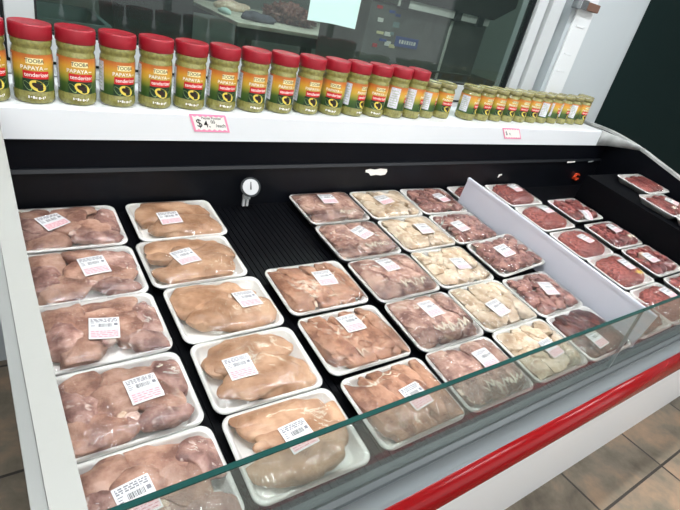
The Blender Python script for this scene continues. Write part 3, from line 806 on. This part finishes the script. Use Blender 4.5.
def package(kind, u, v, label, group, seed, lab=None, ang=0, h=0, roll=0, pitch=0, wrinkle=.0, gather=.15, fold_glints=()):
    nm, _ = NAMES[kind]
    bz = -.0275
    loc = deck_pt(u, v, h+bz)
    t = thing(nm, label, 'meat tray', group, loc)
    t.rotation_euler = (Matrix.Rotation(TH, 3, 'X') @ Matrix.Rotation(ang, 3, 'Z') @ Matrix.Rotation(roll, 3, 'Y') @ Matrix.Rotation(pitch, 3, 'X')).to_euler()
    off = Vector((0, 0, -bz))
    tr = bpy.data.objects.new('foam_tray', TRAY); link(tr, t); tr.location = off
    allv = []
    for (pn, mt, V, F) in pieces_for(kind, seed):
        o = mesh_obj(pn, V, F, M[mt], t, smooth=True); o.location = off; allv.append(V)
    xs, ys, S = film_surface(allv, seed, wrinkle)
    vs, fs = film_mesh(xs, ys, S)
    o = mesh_obj('plastic_wrap', vs, fs, M['film'], t, smooth=True); o.location = off; o['gather'] = gather
    for q, (fx0, fx1, fyc, fa, fm) in enumerate(fold_glints):
        o = fold_glint(xs, ys, S, fx0, fx1, fyc, fa, seed+q*50, M['glintgold'] if fm else M['fold'], t); o.location = off
    if lab:
        du, dv_, la = lab
        a = -ang; x = du*math.cos(a)-dv_*math.sin(a); y = du*math.sin(a)+dv_*math.cos(a)
        o = price_label(xs, ys, S, x, y, math.radians(la)-ang, .056, .059, seed, t); o.location = off
    return t

LAB = {
'1_1':(0.115,1.209,24),'1_2':(0.171,1.019,8),'1_3':(0.152,0.821,-10),'1_4':(0.183,0.650,4),'1_5':(0.122,0.452,8),
'2_1':(0.392,1.191,1),'2_2':(0.378,1.013,13),'2_3':(0.468,0.833,5),'2_4':(0.369,0.643,-1),'2_5':(0.407,0.458,4),
'3_1':(0.706,0.860,-2),'3_2':(0.682,0.690,2),'3_3':(0.697,0.449,7),
'4_1':(0.941,1.236,-3),'4_2':(0.949,1.032,22),'4_3':(0.931,0.866,7),'4_4':(0.933,0.668,6),'4_5':(0.959,0.475,3),
'5_1':(1.174,1.211,8),'5_2':(1.210,1.016,-3),'5_3':(1.201,0.817,-7),'5_4':(1.165,0.616,7),'5_5':(1.199,0.442,5),
'6_1':(1.467,1.200,13),'6_2':(1.389,1.008,9),'6_3':(1.433,0.828,2),'6_4':(1.449,0.636,-12),'6_5':(1.404,0.419,4),
'7_1':(1.976,1.230,8),'7_2':(1.977,1.047,6),'7_3':(1.960,0.825,9),'7_4':(1.990,0.649,3),'7_5':(1.996,0.473,2),
'8_1':(2.226,0.987,80),'8_2':(2.272,0.867,3),'8_3':(2.214,0.656,0)}
ROWN = ['rearmost', 'second from the back', 'middle', 'second from the front', 'frontmost']
COLD = {'1': 'in the leftmost column', '2': 'in the chicken breast column', '3': 'in the short tenderloin column', '4': 'in the thigh column', '5': 'in the wing column',
        '6': 'left of the white divider', '7': 'in the column right of the divider', '8': 'in the last column before the bare black deck'}
GRP = {'1': 'chicken leg trays', '2': 'chicken breast trays', '3': 'chicken tenderloin trays', '4': 'chicken thigh trays', '5': 'chicken wing trays', '6': 'gizzard and liver trays', '7': 'ground beef trays', '8': 'diced beef trays'}
PK = [
('1_1','leg',.151,1.205,0,0,0),('1_2','leg',.151,1.015,0,0,0),('1_3','leg',.151,.834,0,0,0),('1_4','leg',.151,.646,0,0,0),('1_5','leg',.152,.46,0,0,0),
('2_1','breast',.419,1.207,0,0,0),('2_2','breast',.401,1.023,.01,0,0),('2_3','breast',.414,.835,0,0,0),('2_4','breast',.413,.647,-.025,0,0),('2_5','breast',.410,.460,-.02,0,0),
('3_1','tender',.680,.850,-.015,0,0),('3_2','tender',.676,.656,-.01,0,0),('3_3','tender',.679,.462,.005,0,0),
('4_1','thigh',.941,1.212,0,0,0),('4_2','thigh',.936,1.022,.006,0,0),('4_3','thigh',.941,.834,.02,0,0),('4_4','thigh',.94,.646,-.008,0,0),('4_5','thigh',.932,.460,-.015,0,0),
('5_1','wing',1.193,1.209,0,0,0),('5_2','wing',1.189,1.021,.02,0,0),('5_3','wing',1.189,.832,-.02,0,0),('5_4','wing',1.186,.645,0,0,0),('5_5','wing',1.187,.460,-.004,0,0),
('6_1','gizzard',1.440,1.208,-.03,0,0),('6_2','gizzard',1.436,1.02,0,0,0),('6_3','gizzard',1.448,.826,.02,.018,-.10),('6_4','gizzard',1.434,.638,.01,0,0),('6_5','liver',1.434,.455,0,0,0),
('7_1','ground',1.962,1.212,0,0,0),('7_2','ground',1.955,1.020,0,0,0),('7_3','ground',1.957,.826,-.01,0,0),('7_4','ground',1.962,.643,-.01,0,0),('7_5','ground',1.962,.455,0,0,0),
('8_1','diced',2.245,1.052,0,0,0),('8_2','diced',2.25,.845,0,0,0),('8_3','diced',2.252,.655,0,0,0),('8_4','diced',2.252,.462,0,0,0)]
for i, (k, kind, u, v, ang, h, roll) in enumerate(PK):
    c, r = k.split('_'); r = int(r)
    if c == '3': rn = ['rearmost', 'middle', 'frontmost'][r-1]
    elif c == '8': rn = ['rearmost', 'second', 'third', 'frontmost'][r-1]
    else: rn = ROWN[r-1]
    what = NAMES[kind][1]
    lb = f'tray of {what}, {rn} {COLD[c]}'
    if kind == 'liver': lb = 'wrapped foam tray of dark brown livers, frontmost left of the white divider'
    if k == '6_3': lb = 'wrapped tray of dark pink gizzards tilted up against the white divider'
    l = LAB.get(k)
    package(kind, u, v, lb, GRP[c], i+1, (l[0]-u, l[1]-v, l[2]) if l else None, ang, h, roll, 0, {'4': .003, '5': .002, '3': .001, '8': .003, '7': .002}.get(c, 0), {'4': 1.3, '5': .5, '3': .5, '8': .9, '7': .4, '1': .35}.get(c, .12), FOLD_GLINTS.get(k, ()))
# two trays half hidden behind the divider
package('ground', 1.712, 1.212, 'wrapped tray of ground beef mostly hidden behind the rear end of the divider', GRP['7'], 61, None)
package('ground', 1.722, .458, 'wrapped tray of ground beef behind the front end of the divider, seen through glass', GRP['7'], 62, None, wrinkle=.005)
# sliced beef on the raised shelf at the right end
S0 = .118+.0285
package('steak', 2.675, 1.015, 'wrapped tray of sliced beef, rearmost against the right end of the case', 'sliced beef trays at the right end', 71, None, 0, S0, 0, wrinkle=.004)
package('steak', 2.555, .83, 'wrapped tray of sliced beef, middle one against the right end of the case', 'sliced beef trays at the right end', 72, (.03, .0, 20), 0, S0, 0, wrinkle=.006, fold_glints=((-.05, .0, -.04, .014, 0),))
package('steak', 2.555, .644, 'wrapped tray of sliced beef, nearest one against the right end, cut by the photo edge', 'sliced beef trays at the right end', 73, None, 0, S0, 0, wrinkle=.004)

# ------------------------------------------------------------------ seasoning jars
JR = .0425
def text_mesh(s, size):
    cu = bpy.data.curves.new('t', 'FONT'); cu.body = s; cu.size = size; cu.align_x = 'CENTER'; cu.align_y = 'CENTER'; cu.offset = size*.006
    o = bpy.data.objects.new('t', cu); COL.objects.link(o)
    dg = bpy.context.evaluated_depsgraph_get(); dg.update()
    me = o.evaluated_get(dg).to_mesh()
    vs = [v.co[:2] for v in me.vertices]; fs = [tuple(p.vertices) for p in me.polygons]
    o.evaluated_get(dg).to_mesh_clear(); bpy.data.objects.remove(o); bpy.data.curves.remove(cu)
    return vs, fs
def wrap(a, z, dr=0): # arc length along the front -> the jar's surface, front faces -y
    t = a/JR; r = JR-.0005+dr
    return (r*math.sin(t), -r*math.cos(t), z)
body_prof = [(.036, 0), (.0405, .002), (.0425, .008), (.0425, .024), (.0412, .028), (.0412, .107), (.0425, .111), (.0425, .117), (.0405, .121), (.0385, .1225), (.0385, .127), (.0408, .131), (.041, .136), (.038, .139)]
body_prof = [(.036, 0), (.0405, .002), (.0428, .008), (.0428, .024), (.0414, .028), (.0414, .107), (.0412, .112), (.0392, .117), (.0392, .1195), (.0418, .124), (.0424, .131), (.0415, .138), (.039, .140)]
JBODY = lathe_mesh('jar_body', body_prof, M['powder'])
JLID = lathe_mesh('jar_lid', [(.0425, .136), (.0436, .1375), (.0436, .163), (.0425, .1665), (.040, .1672), (.039, .1666), (.002, .1666)], M['lidred'])
JCAP = lathe_mesh('jar_cap', [(.0395, .118), (.0418, .12), (.0424, .131), (.0405, .135), (.0385, .1352), (.038, .134), (.002, .134)], M['lidclear'])
BODY2 = lathe_mesh('jar_body', [(.036, 0), (.0405, .002), (.0428, .008), (.0428, .024), (.0414, .028), (.0414, .103), (.039, .109), (.037, .112), (.037, .117)], M['powder'])
LM = [M['plabel'], M['cream'], M['blk'], M['wht'], M['redp'], M['leaf'], M['papy'], M['seed'], M['rim'], M['backlab']]
def label_mesh(zs=1.0, z1=.107):
    vs, fs, mi = [], [], []
    z0 = .028
    def ys(z): return z0+(z-.028)*(z1-z0)/(.107-.028)
    def patch(a0, a1, b0, b1, m, dr, nx=6):
        n0 = len(vs)
        for b in (b0, b1):
            for i in range(nx+1): vs.append(wrap(a0+(a1-a0)*i/nx, ys(b), dr))
        for i in range(nx): fs.append((n0+i, n0+i+1, n0+nx+2+i, n0+nx+1+i)); mi.append(m)
    def poly(pts, m, dr):
        n0 = len(vs); vs.extend(wrap(a, ys(b), dr) for a, b in pts); fs.append(tuple(range(n0, n0+len(pts)))); mi.append(m)
    def ell(ca, cb, ra, rb, rot, m, dr, n=20):
        poly([(ca+ra*math.cos(t)*math.cos(rot)-rb*math.sin(t)*math.sin(rot), cb+ra*math.cos(t)*math.sin(rot)+rb*math.sin(t)*math.cos(rot)) for t in np.linspace(0, 2*PI, n, endpoint=False)], m, dr)
    def text(s, ca, cb, size, m, dr, sx=1):
        tv, tf = text_mesh(s, size); n0 = len(vs)
        vs.extend(wrap(ca+x*sx, ys(cb+y), dr) for x, y in tv); fs.extend(tuple(n0+k for k in f) for f in tf); mi.extend([m]*len(tf))
    half = PI*JR*.985
    patch(-half, half, .028, .107, 0, -.0004, 40)
    patch(-.026, .030, .0285, .056, 5, 0, 8)                       # leaves
    ell(-.016, .040, .006, .012, .7, 8, .0002); ell(-.0165, .0405, .005, .0108, .7, 5, .0004)
    ell(.020, .044, .012, .006, .5, 8, .0002); ell(.020, .0445, .011, .0052, .5, 5, .0004)
    ell(.005, .041, .018, .0115, -.4, 6, .0006); ell(.004, .0415, .0118, .0055, -.4, 7, .0008)     # half papaya
    patch(-.0165, .0195, .0875, .0995, 1, .0003); text('TOOBA', .0015, .0935, .0112, 2, .0006, 1.0)
    text('PAPAYA', -.005, .0785, .0118, 3, .0006, 1.1); patch(.021, .030, .0775, .0788, 3, .0004, 2)
    patch(-.024, .031, .056, .0725, 4, .0006, 8); text('tenderizer', .0045, .0645, .0122, 3, .0009, 1.0)
    # nutrition panels on the flanks
    patch(-.088, -.052, .034, .102, 9, .0004, 8); patch(.058, .092, .034, .102, 9, .0004, 8)
    for k in range(7): patch(-.084, -.058, .042+k*.008, .0435+k*.008, 8, .0006, 4)
    me = bpy.data.meshes.new('jar_label'); me.from_pydata(vs, [], fs)
    for m in LM: me.materials.append(m)
    me.polygons.foreach_set('material_index', mi); me.update(); return me
JLAB = label_mesh(); JLAB2 = label_mesh(z1=.1015)
def emboss():
    vs, fs = [], []
    tv, tf = text_mesh('5.5 oz', .009)
    vs = [((JR+.0006)*math.sin(x/JR), -(JR+.0006)*math.cos(x/JR), .0165+y) for x, y in tv]
    me = bpy.data.meshes.new('net_weight_print'); me.from_pydata(vs, [], tf); me.materials.append(M['wht']); me.update(); return me
# the small print below the label is unreadable in the photograph: short white dashes
def dashes():
    vs, fs = [], []
    R = random.Random(5); a = -.016
    while a < .02:
        l = R.uniform(.001, .004); z = .0155+R.uniform(-.0012, .0012); h = R.uniform(.001, .003)
        n0 = len(vs)
        for aa, zz in ((a, z-h), (a+l, z-h), (a+l, z+h), (a, z+h)): vs.append(((.0432)*math.sin(aa/JR), -.0432*math.cos(aa/JR), zz))
        fs.append((n0, n0+1, n0+2, n0+3)); a += l+R.uniform(.0008, .002)
    me = bpy.data.meshes.new('small_print'); me.from_pydata(vs, [], fs); me.materials.append(M['wht']); me.update(); return me
JDASH = dashes()
LZ = .3984
def build(name, me, parent): 
    o = bpy.data.objects.new(name, me); return link(o, parent)
def copy_thing(src, loc, rz, label):
    t = src.copy(); COL.objects.link(t); t.location = loc; t.rotation_euler = (0, 0, rz); t['label'] = label
    for ch in list(src.children):
        c = ch.copy(); COL.objects.link(c); c.parent = t
    return t
jx = [.025, .118, .211, .306, .402, .497, .594, .692, .791, .892, .990, 1.083, 1.180, 1.277, 1.368]
jrot = [.3, .0, .05, .25, .1, .0, .1, .12, .15, .1, -.25, .55, -.05, 1.15, .95]
ordn = ['first', 'second', 'third', 'fourth', 'fifth', 'sixth', 'seventh', 'eighth', 'ninth', 'tenth', 'eleventh', 'twelfth', 'thirteenth', 'fourteenth', 'fifteenth']
src = None
for i, (x, r) in enumerate(zip(jx, jrot)):
    x -= .004+.011*x
    y = 1.354+.028*x/1.3
    # 0 = label square on to the room; turned so most face the camera
    rz = math.atan2(x+.013, y+.033)*-.35 + r
    if i == 0: lb = 'red-lidded seasoning jar cut off by the left edge of the photo'
    elif i == 13: lb = 'red-lidded seasoning jar turned to show a white panel, second last of its row'
    elif i == 14: lb = 'red-lidded seasoning jar at the right end of its row, beside the lidless jars'
    else: lb = f'red-lidded seasoning jar, {ordn[i]} from the left on the white ledge'
    if src is None:
        src = thing('seasoning_jar', lb, 'jar', 'red-lidded seasoning jars', (x, y, LZ+rise(x)), (0, 0, rz)); src.scale = (1, 1, 1.045)
        build('jar_body', JBODY, src); build('jar_lid', JLID, src); build('jar_label', JLAB, src); build('small_print', JDASH, src)
    else: copy_thing(src, (x, y, LZ+rise(x)), rz, lb)
sx = [(1.462, 1.432, 1.2), (1.556, 1.436, .2), (1.705, 1.43, .75), (1.792, 1.432, .3), (1.879, 1.434, .25), (1.966, 1.436, .2), (2.053, 1.438, .2), (2.140, 1.44, .15), (2.226, 1.443, 1.5), (2.313, 1.446, .8), (2.40, 1.449, .7), (2.487, 1.452, 1.3), (2.575, 1.455, .3), (2.655, 1.5, .1)]
src2 = None
for i, (x, y, r) in enumerate(sx):
    y -= .03; x = x-.021 if i < 2 else 1.688+(x-1.705)*1.04
    rz = math.atan2(x+.013, y+.033)*-.4 + r
    if i == 0: lb = 'short olive-capped seasoning jar with white panel beside the last red-lidded jar'
    elif i == 1: lb = 'short olive-capped seasoning jar, right of the pair beside the red-lidded row'
    elif i == 13: lb = 'short olive-capped seasoning jar at the far right end of the ledge'
    else: lb = f'short olive-capped seasoning jar, {ordn[i-2]} from the left in the right-hand group'
    if src2 is None:
        src2 = thing('short_seasoning_jar', lb, 'jar', 'short olive-capped jars', (x, y, LZ+rise(x)), (0, 0, rz))
        build('jar_body', BODY2, src2); build('jar_cap', JCAP, src2); build('jar_label', JLAB2, src2)
    else: copy_thing(src2, (x, y, LZ+rise(x)), rz, lb)

# ------------------------------------------------------------------ price tags on the lip
def price_tag(x0, x1, z0, z1, big, label, slant):
    t = thing('price_tag', label, 'price tag', 'pink price tags', ((x0+x1)/2, 1.3025, (z0+z1)/2+rise((x0+x1)/2)*.7))
    w, h = x1-x0, z1-z0
    bm = bmesh.new(); add_box(bm, (-w/2, -.0012, -h/2), (w/2, 0, h/2))
    for v in bm.verts: v.co.x += -slant*v.co.z
    bm_obj('tag_card', bm, M['tagpink'], t)
    vs, fs, mi = [], [], []
    b = .0065
    n = 12
    top = [(-w/2+b+(w-2*b)*i/n, h/2-b*(1.25 if i % 2 else .65)) for i in range(n+1)]; bot = [(-w/2+b+(w-2*b)*i/n, -h/2+b*(1.25 if i % 2 else .65)) for i in range(n+1)]
    pts = bot+top[::-1]
    vs = [(x-slant*z, -.0016, z) for x, z in pts]; 
    mesh_obj('tag_face', vs, [tuple(range(len(vs)))], M['wht'], t)
    vs, fs = [], []
    def text(s, cx, cz, size):
        tv, tf = text_mesh(s, size); n0 = len(vs)
        vs.extend((cx+x-slant*(cz+y), -.0021, cz+y) for x, y in tv); fs.extend(tuple(n0+k for k in f) for f in tf)
    if big:
        text('$', -.032, -.001, .032); text('4.', -.010, -.003, .027); text('00', .009, .004, .013); text('/each', .030, -.006, .014); text('Papaya Powder', .008, .0145, .0095)
    else:
        text('$', -.04, 0, .022); text('4.', -.016, -.002, .016)
    mesh_obj('handwritten_price', vs, fs, M['blk'], t)
    return t
price_tag(.478, .584, .347, .397, True, 'pink-edged handwritten price tag on the white lip, under the red-lidded jars', .4)
price_tag(1.858, 1.978, .349, .397, False, 'pink-edged price tag on the white lip, under the olive-capped jars', .9)

# ------------------------------------------------------------------ small things on the black back panel
th = thing('dial_thermometer', 'round white dial thermometer clipped to the black back panel', 'thermometer', loc=(.663, 1.288, .149))
def disc(name, r, depth, mat, parent, off=(0, 0, 0), seg=28):
    vs = [(r*math.cos(2*PI*k/seg), s, r*math.sin(2*PI*k/seg)) for s in (-depth, 0) for k in range(seg)]
    fs = [tuple(range(seg)), tuple(range(2*seg-1, seg-1, -1))]+[(k, seg+k, seg+(k+1) % seg, (k+1) % seg) for k in range(seg)]
    o = mesh_obj(name, vs, fs, mat, parent); o.location = off; return o
tilt = bpy.data.objects.new
d = disc('bezel', .031, .010, M['charcoal'], th, (.006, -.014, .036)); d.rotation_euler = (-.45, 0, -.3)
f = disc('dial', .025, .001, M['dial'], d, (0, -.0102, 0))
n_ = mesh_obj('needle', [(-.0015, -.0015, -.008), (.003, -.0015, -.008), (.0005, -.0015, .016), (-.002, -.0015, .016)], [(0, 1, 2, 3)], M['blk'], f)
bm = bmesh.new(); add_box(bm, (-.012, -.014, -.03), (-.004, -.006, .0), .001); add_box(bm, (.0, -.014, -.03), (.008, -.006, .0), .001); add_box(bm, (-.012, -.014, -.006), (.012, -.004, .008), .001)
bm_obj('clip', bm, M['dial'], th)

def sticker(name, pts, y, mat, label, cat, thick=.0008, group=None):
    n = len(pts); cx = sum(p[0] for p in pts)/n; cz = sum(p[1] for p in pts)/n
    vs = [(x-cx, s, z-cz) for s in (-thick, 0) for x, z in pts]
    fs = [tuple(range(n)), tuple(range(2*n-1, n-1, -1))]+[(i, n+i, n+(i+1) % n, (i+1) % n) for i in range(n)]
    o = mesh_obj(name, vs, fs, mat); o.location = (cx, y, cz+rise(cx)); return tag(o, label, cat, group)
sticker('torn_sticker', [(1.145, .212), (1.165, .216), (1.19, .213), (1.215, .217), (1.248, .214), (1.252, .204), (1.246, .192), (1.225, .189), (1.2, .192), (1.175, .189), (1.163, .2), (1.147, .203)], 1.3075, M['wht'], 'torn white sticker on the black back panel above the wing trays', 'sticker')
sticker('white_tab', [(2.463, .223), (2.535, .226), (2.535, .233), (2.463, .231)], 1.2995, M['wht'], 'left white tab on the trim of the black back panel', 'label tab', group='white tabs')
sticker('white_tab', [(2.668, .224), (2.716, .227), (2.716, .234), (2.668, .231)], 1.2995, M['seam'], 'right greyish tab on the trim near the right end of the case', 'label tab', group='white tabs')
sticker('paper_scrap', [(1.945, .155), (1.955, .158), (1.957, .164), (1.972, .167), (1.968, .173), (1.946, .171)], 1.3075, M['wht'], 'tiny white paper scrap on the back panel behind the beef', 'paper scrap')
oc = thing('orange_clip', 'small orange plastic clip on the lower black back panel', 'clip', loc=(2.625, 1.3075, .16))
bm = bmesh.new()
for k in range(10):
    a0, a1 = PI*1.7*k/10+.6, PI*1.7*(k+1)/10+.6
    ps = [bm.verts.new((r*1.15*math.cos(a), y, r*math.sin(a))) for y in (-.012, 0) for a in (a0, a1) for r in (.013, .02)]
    for f in ((0,1,3,2),(4,6,7,5),(0,4,5,1),(2,3,7,6),(0,2,6,4),(1,5,7,3)): bm.faces.new([ps[i] for i in f])
bm_obj('ring', bm, M['orange'], oc)
bm = bmesh.new(); add_box(bm, (-.03, -.01, -.012), (-.012, 0, .004), .002); bm_obj('tab', bm, M['orange'], oc)

# ------------------------------------------------------------------ wall strip and bracket
ws = thing('clear_plastic_strip', 'clear taped plastic strip running up the white wall beside the window', 'wall strip', loc=(2.55, YW-.001, .41))
bm = bmesh.new(); add_box(bm, (-.075, -.012, 0), (.075, 0, 1.5), .004); bm_obj('strip_cover', bm, M['conduit'], ws)
bm = bmesh.new()
R = random.Random(3)
bm.free()
for k in range(6):
    z = .1+k*.12+R.uniform(-.03, .03); bm = bmesh.new(); add_box(bm, (-.07+R.uniform(0, .03), -.0155, z), (.03+R.uniform(-.02, .03), -.012, z+.008), .001)
    bm_obj('tape_fold', bm, M['conduit'], ws)
bk = thing('wall_bracket', 'brown and steel bracket on the wall above the olive-capped jars', 'bracket', loc=(2.51, YW-.014, .95))
bm = bmesh.new(); add_box(bm, (-.105, -.05, -.022), (-.045, 0, .022), .004); bm_obj('steel_clasp', bm, M['chrome'], bk)
bm = bmesh.new(); add_box(bm, (-.05, -.03, -.017), (.095, -.005, .02), .005); bm_obj('brown_arm', bm, M['wood'], bk)

# ------------------------------------------------------------------ the back room seen through the window
nt_ = mesh_obj('paper_notice', [(x, y, z) for y in (0, .0006) for x, z in ((0, .29), (.215, .29), (.212, -.002), (.105, .002), (0, 0))], [(0,1,2,3,4), (9,8,7,6,5)], M['notice'])
nt_.location = (.985, YW+.0272, .657); nt_.rotation_euler = (0, 0, 0); tag(nt_, 'pale paper notice stuck on the window glass above the jars', 'notice')
tb = thing('work_table', 'white-topped butcher table in the back room behind the window', 'table', loc=(2.6, 4.9, FZ))
TX0, TX1, TY0, TY1, TZ = 1.97, 3.6, 4.42, 5.9, .3
tbo = lambda o: (setattr(o, 'parent', tb), setattr(o, 'location', -tb.location))[0]
tbo(box('table_top', (TX0, TY0, TZ-.035), (TX1, TY1, TZ), M['poly'], bev=.006))
bm = bmesh.new()
for s in ((TX0+.02, TY0+.03, TX1-.02, TY0+.07), (TX0+.02, TY1-.07, TX1-.02, TY1-.03)): add_box(bm, (s[0], s[1], TZ-.13), (s[2], s[3], TZ-.035))
tbo(bm_obj('table_apron', bm, M['tabdark']))
for x in (TX0+.03, TX0+.75, TX1-.1):
    for y in (TY0+.03, TY1-.1): tbo(box('leg', (x, y, FZ), (x+.07, y+.07, TZ-.035), M['tabdark'], bev=.006))
def lump(name, c, size, mat, label, cat, seed, amp=.35, ns=9, sub=4, group=None):
    V, F = ico(sub); Q = V*np.array(size); nn = nz(Q, ns, seed)+.6*nz(Q, ns*2.5, seed+3)
    Q = Q+V*(nn*amp*min(size))[:, None]; Q[:, 2] = np.maximum(Q[:, 2], -size[2]*.6); Q[:, 2] -= Q[:, 2].min()
    o = mesh_obj(name, Q, F, mat, smooth=True); o.location = c; return tag(o, label, cat, group)
lump('meat_pile', (2.85, 5.1, TZ+.001), (.28, .26, .1), M['meatpile'], 'heap of chopped red meat on the back room table, left of the notice', 'meat', 3, .7, 26, 5)
lump('meat_pile', (3.15, 4.6, TZ+.001), (.17, .12, .05), M['meatpile'], 'smaller heap of chopped meat on the table below the notice', 'meat', 4, .6, 30, 5)
lump('grey_cloth', (2.33, 4.75, TZ+.001), (.18, .1, .045), M['cloth'], 'dark grey crumpled cloth on the table edge behind the jars', 'cloth', 7, .7, 9)
lump('meat_cut', (2.3, 5.35, TZ+.001), (.2, .11, .06), M['fat'], 'pale cut of meat lying on the back room table', 'meat', 9, .4, 9)
lump('plastic_bag', (2.72, 4.05, FZ), (.15, .12, .5), M['teal'], 'pale teal plastic bag standing in front of the table legs', 'bag', 12, .35, 8)
o = lump('paper_towel', (2.06, 4.95, TZ+.001), (.05, .12, .03), M['notice'], 'white towel lying on the left edge of the back room table', 'towel', 14, .3, 12)
bnT = thing('charcoal_bin', 'large charcoal bin standing behind the left jars in the back room', 'bin', loc=(1.42, 5.3, FZ))
bm = bmesh.new(); v8 = add_box(bm, (-.36, -.3, 0), (.36, .3, 1.06), 0)
for v in v8:
    if v.co.z < .1: v.co.x *= .85; v.co.y *= .85
bm_obj('bin_body', bm, M['charcoal'], bnT)
bm = bmesh.new(); add_box(bm, (-.38, -.32, 1.06), (.38, .32, 1.11), .015); bm_obj('bin_lid', bm, M['charcoal'], bnT)
tu = thing('grey_tub', 'teal grey plastic tub behind the leftmost jars in the back room', 'tub', loc=(.58, 4.95, FZ))
bm = bmesh.new()
def ring(w, d, z, r=.06): return [bm.verts.new((x, y, z)) for x, y in rrect(w, d, r, 5)]
rs = [ring(.6, .7, 0), ring(.72, .84, .66), ring(.78, .9, .665), ring(.78, .9, .70), ring(.70, .82, .70), ring(.58, .68, .05)]
for p, q in zip(rs, rs[1:]):
    for k in range(len(p)): bm.faces.new((p[k], p[(k+1) % len(p)], q[(k+1) % len(p)], q[k]))
bm.faces.new(rs[0]); bm.faces.new(rs[-1]); bm_obj('tub_shell', bm, M['tub'], tu)
# stainless cabinet with a hood above it
sc_ = thing('steel_cabinet', 'stainless steel cabinet with a blue plate in the back room', 'cabinet', loc=(2.9, 3.3, FZ))
scp = lambda o: (setattr(o, 'parent', sc_), setattr(o, 'location', -sc_.location))[0]
scp(box('cabinet_body', (2.29, 3.0, FZ), (3.5, 3.6, .735), M['steel'], bev=.01))
bm = bmesh.new()
hp = [(2.29, .79), (3.51, .79), (3.73, .912), (3.73, 1.25), (2.29, 1.25)]
ha = [bm.verts.new((x, 2.96, z)) for x, z in hp]; hb = [bm.verts.new((x, 3.6, z)) for x, z in hp]
for i in range(5): bm.faces.new((ha[i], ha[(i+1) % 5], hb[(i+1) % 5], hb[i]))
bm.faces.new(ha); bm.faces.new(hb)
scp(bm_obj('hood', bm, M['steel_dark']))
scp(box('rear_strip', (2.5, 2.97, .737), (3.48, 2.978, .789), M['wht']))
for x in (2.52, 3.07, 3.33): scp(box('hood_bracket', (x, 2.952, .722), (x+.065, 3.0, .80), M['charcoal']))
scp(box('door_seam', (3.085, 2.99, -.1), (3.105, 3.0, .735), M['wht']))
scp(box('lower_rail', (2.29, 2.985, .33), (3.5, 3.0, .345), M['steel']))
pl = scp(box('name_plate', (2.575, 2.992, .475), (2.80, 3.0, .545), M['blue']))
vs, fs = [], []
R = random.Random(8); x = 2.61
while x < 2.76:
    l = R.uniform(.012, .022); n0 = len(vs)
    vs += [(x, 2.9915, .497), (x+l, 2.9915, .497), (x+l, 2.9915, .523), (x, 2.9915, .523)]; fs.append((n0, n0+1, n0+2, n0+3)); x += l+.008
scp(mesh_obj('plate_print', vs, fs, M['wht']))
for k in range(12):
    m = [M['wht'], M['blue'], M['redp'], M['tub'], M['cream']][k % 5]
    x = 2.33+R.uniform(0, .2); z = .44+R.uniform(0, .27); w = R.uniform(.03, .07); h = R.uniform(.015, .04)
    bm = bmesh.new(); add_box(bm, (x, 2.9935+k*.0003, z), (x+w, 2.9999, z+h)); scp(bm_obj('sticker', bm, m))
dk = thing('low_dark_cabinet', 'low dark box standing right of the steel cabinet', 'cabinet', loc=(3.75, 3.3, FZ))
bm = bmesh.new(); add_box(bm, (-.22, -.3, 0), (.3, .3, .86), .01); bm_obj('box_body', bm, M['charcoal'], dk)
bm = bmesh.new(); add_box(bm, (-.24, -.32, .86), (.32, .3, .89), .004); bm_obj('box_top', bm, M['steel_dark'], dk)

# ------------------------------------------------------------------ camera
f_px = 495.69
a_, b_, c_ = -0.70323138, 1.07890976, 0.24296225
R3 = Matrix.Rotation(a_, 3, 'Z') @ Matrix.Rotation(b_, 3, 'X') @ Matrix.Rotation(c_, 3, 'Z')
cam_d = bpy.data.cameras.new('camera'); cam = bpy.data.objects.new('camera', cam_d); COL.objects.link(cam)
cam_d.sensor_fit = 'HORIZONTAL'; cam_d.sensor_width = 36; cam_d.lens = 36*f_px/680; cam_d.clip_start = .02; cam_d.clip_end = 60
cam.matrix_world = Matrix.Translation((-0.01299, -0.033, 0.79782)) @ R3.to_4x4()
scn.camera = cam

w = bpy.data.worlds.new('world'); scn.world = w; w.use_nodes = True
w.node_tree.nodes['Background'].inputs['Color'].default_value = (.97, .985, 1, 1); w.node_tree.nodes['Background'].inputs['Strength'].default_value = 1.6
vs_ = scn.view_settings
vs_.view_transform = 'Standard'; vs_.look = 'None'; vs_.gamma = 1; vs_.use_curve_mapping = False; vs_.exposure = 0.1
scn.cycles.transparent_max_bounces = 24
scn.cycles.max_bounces = 8
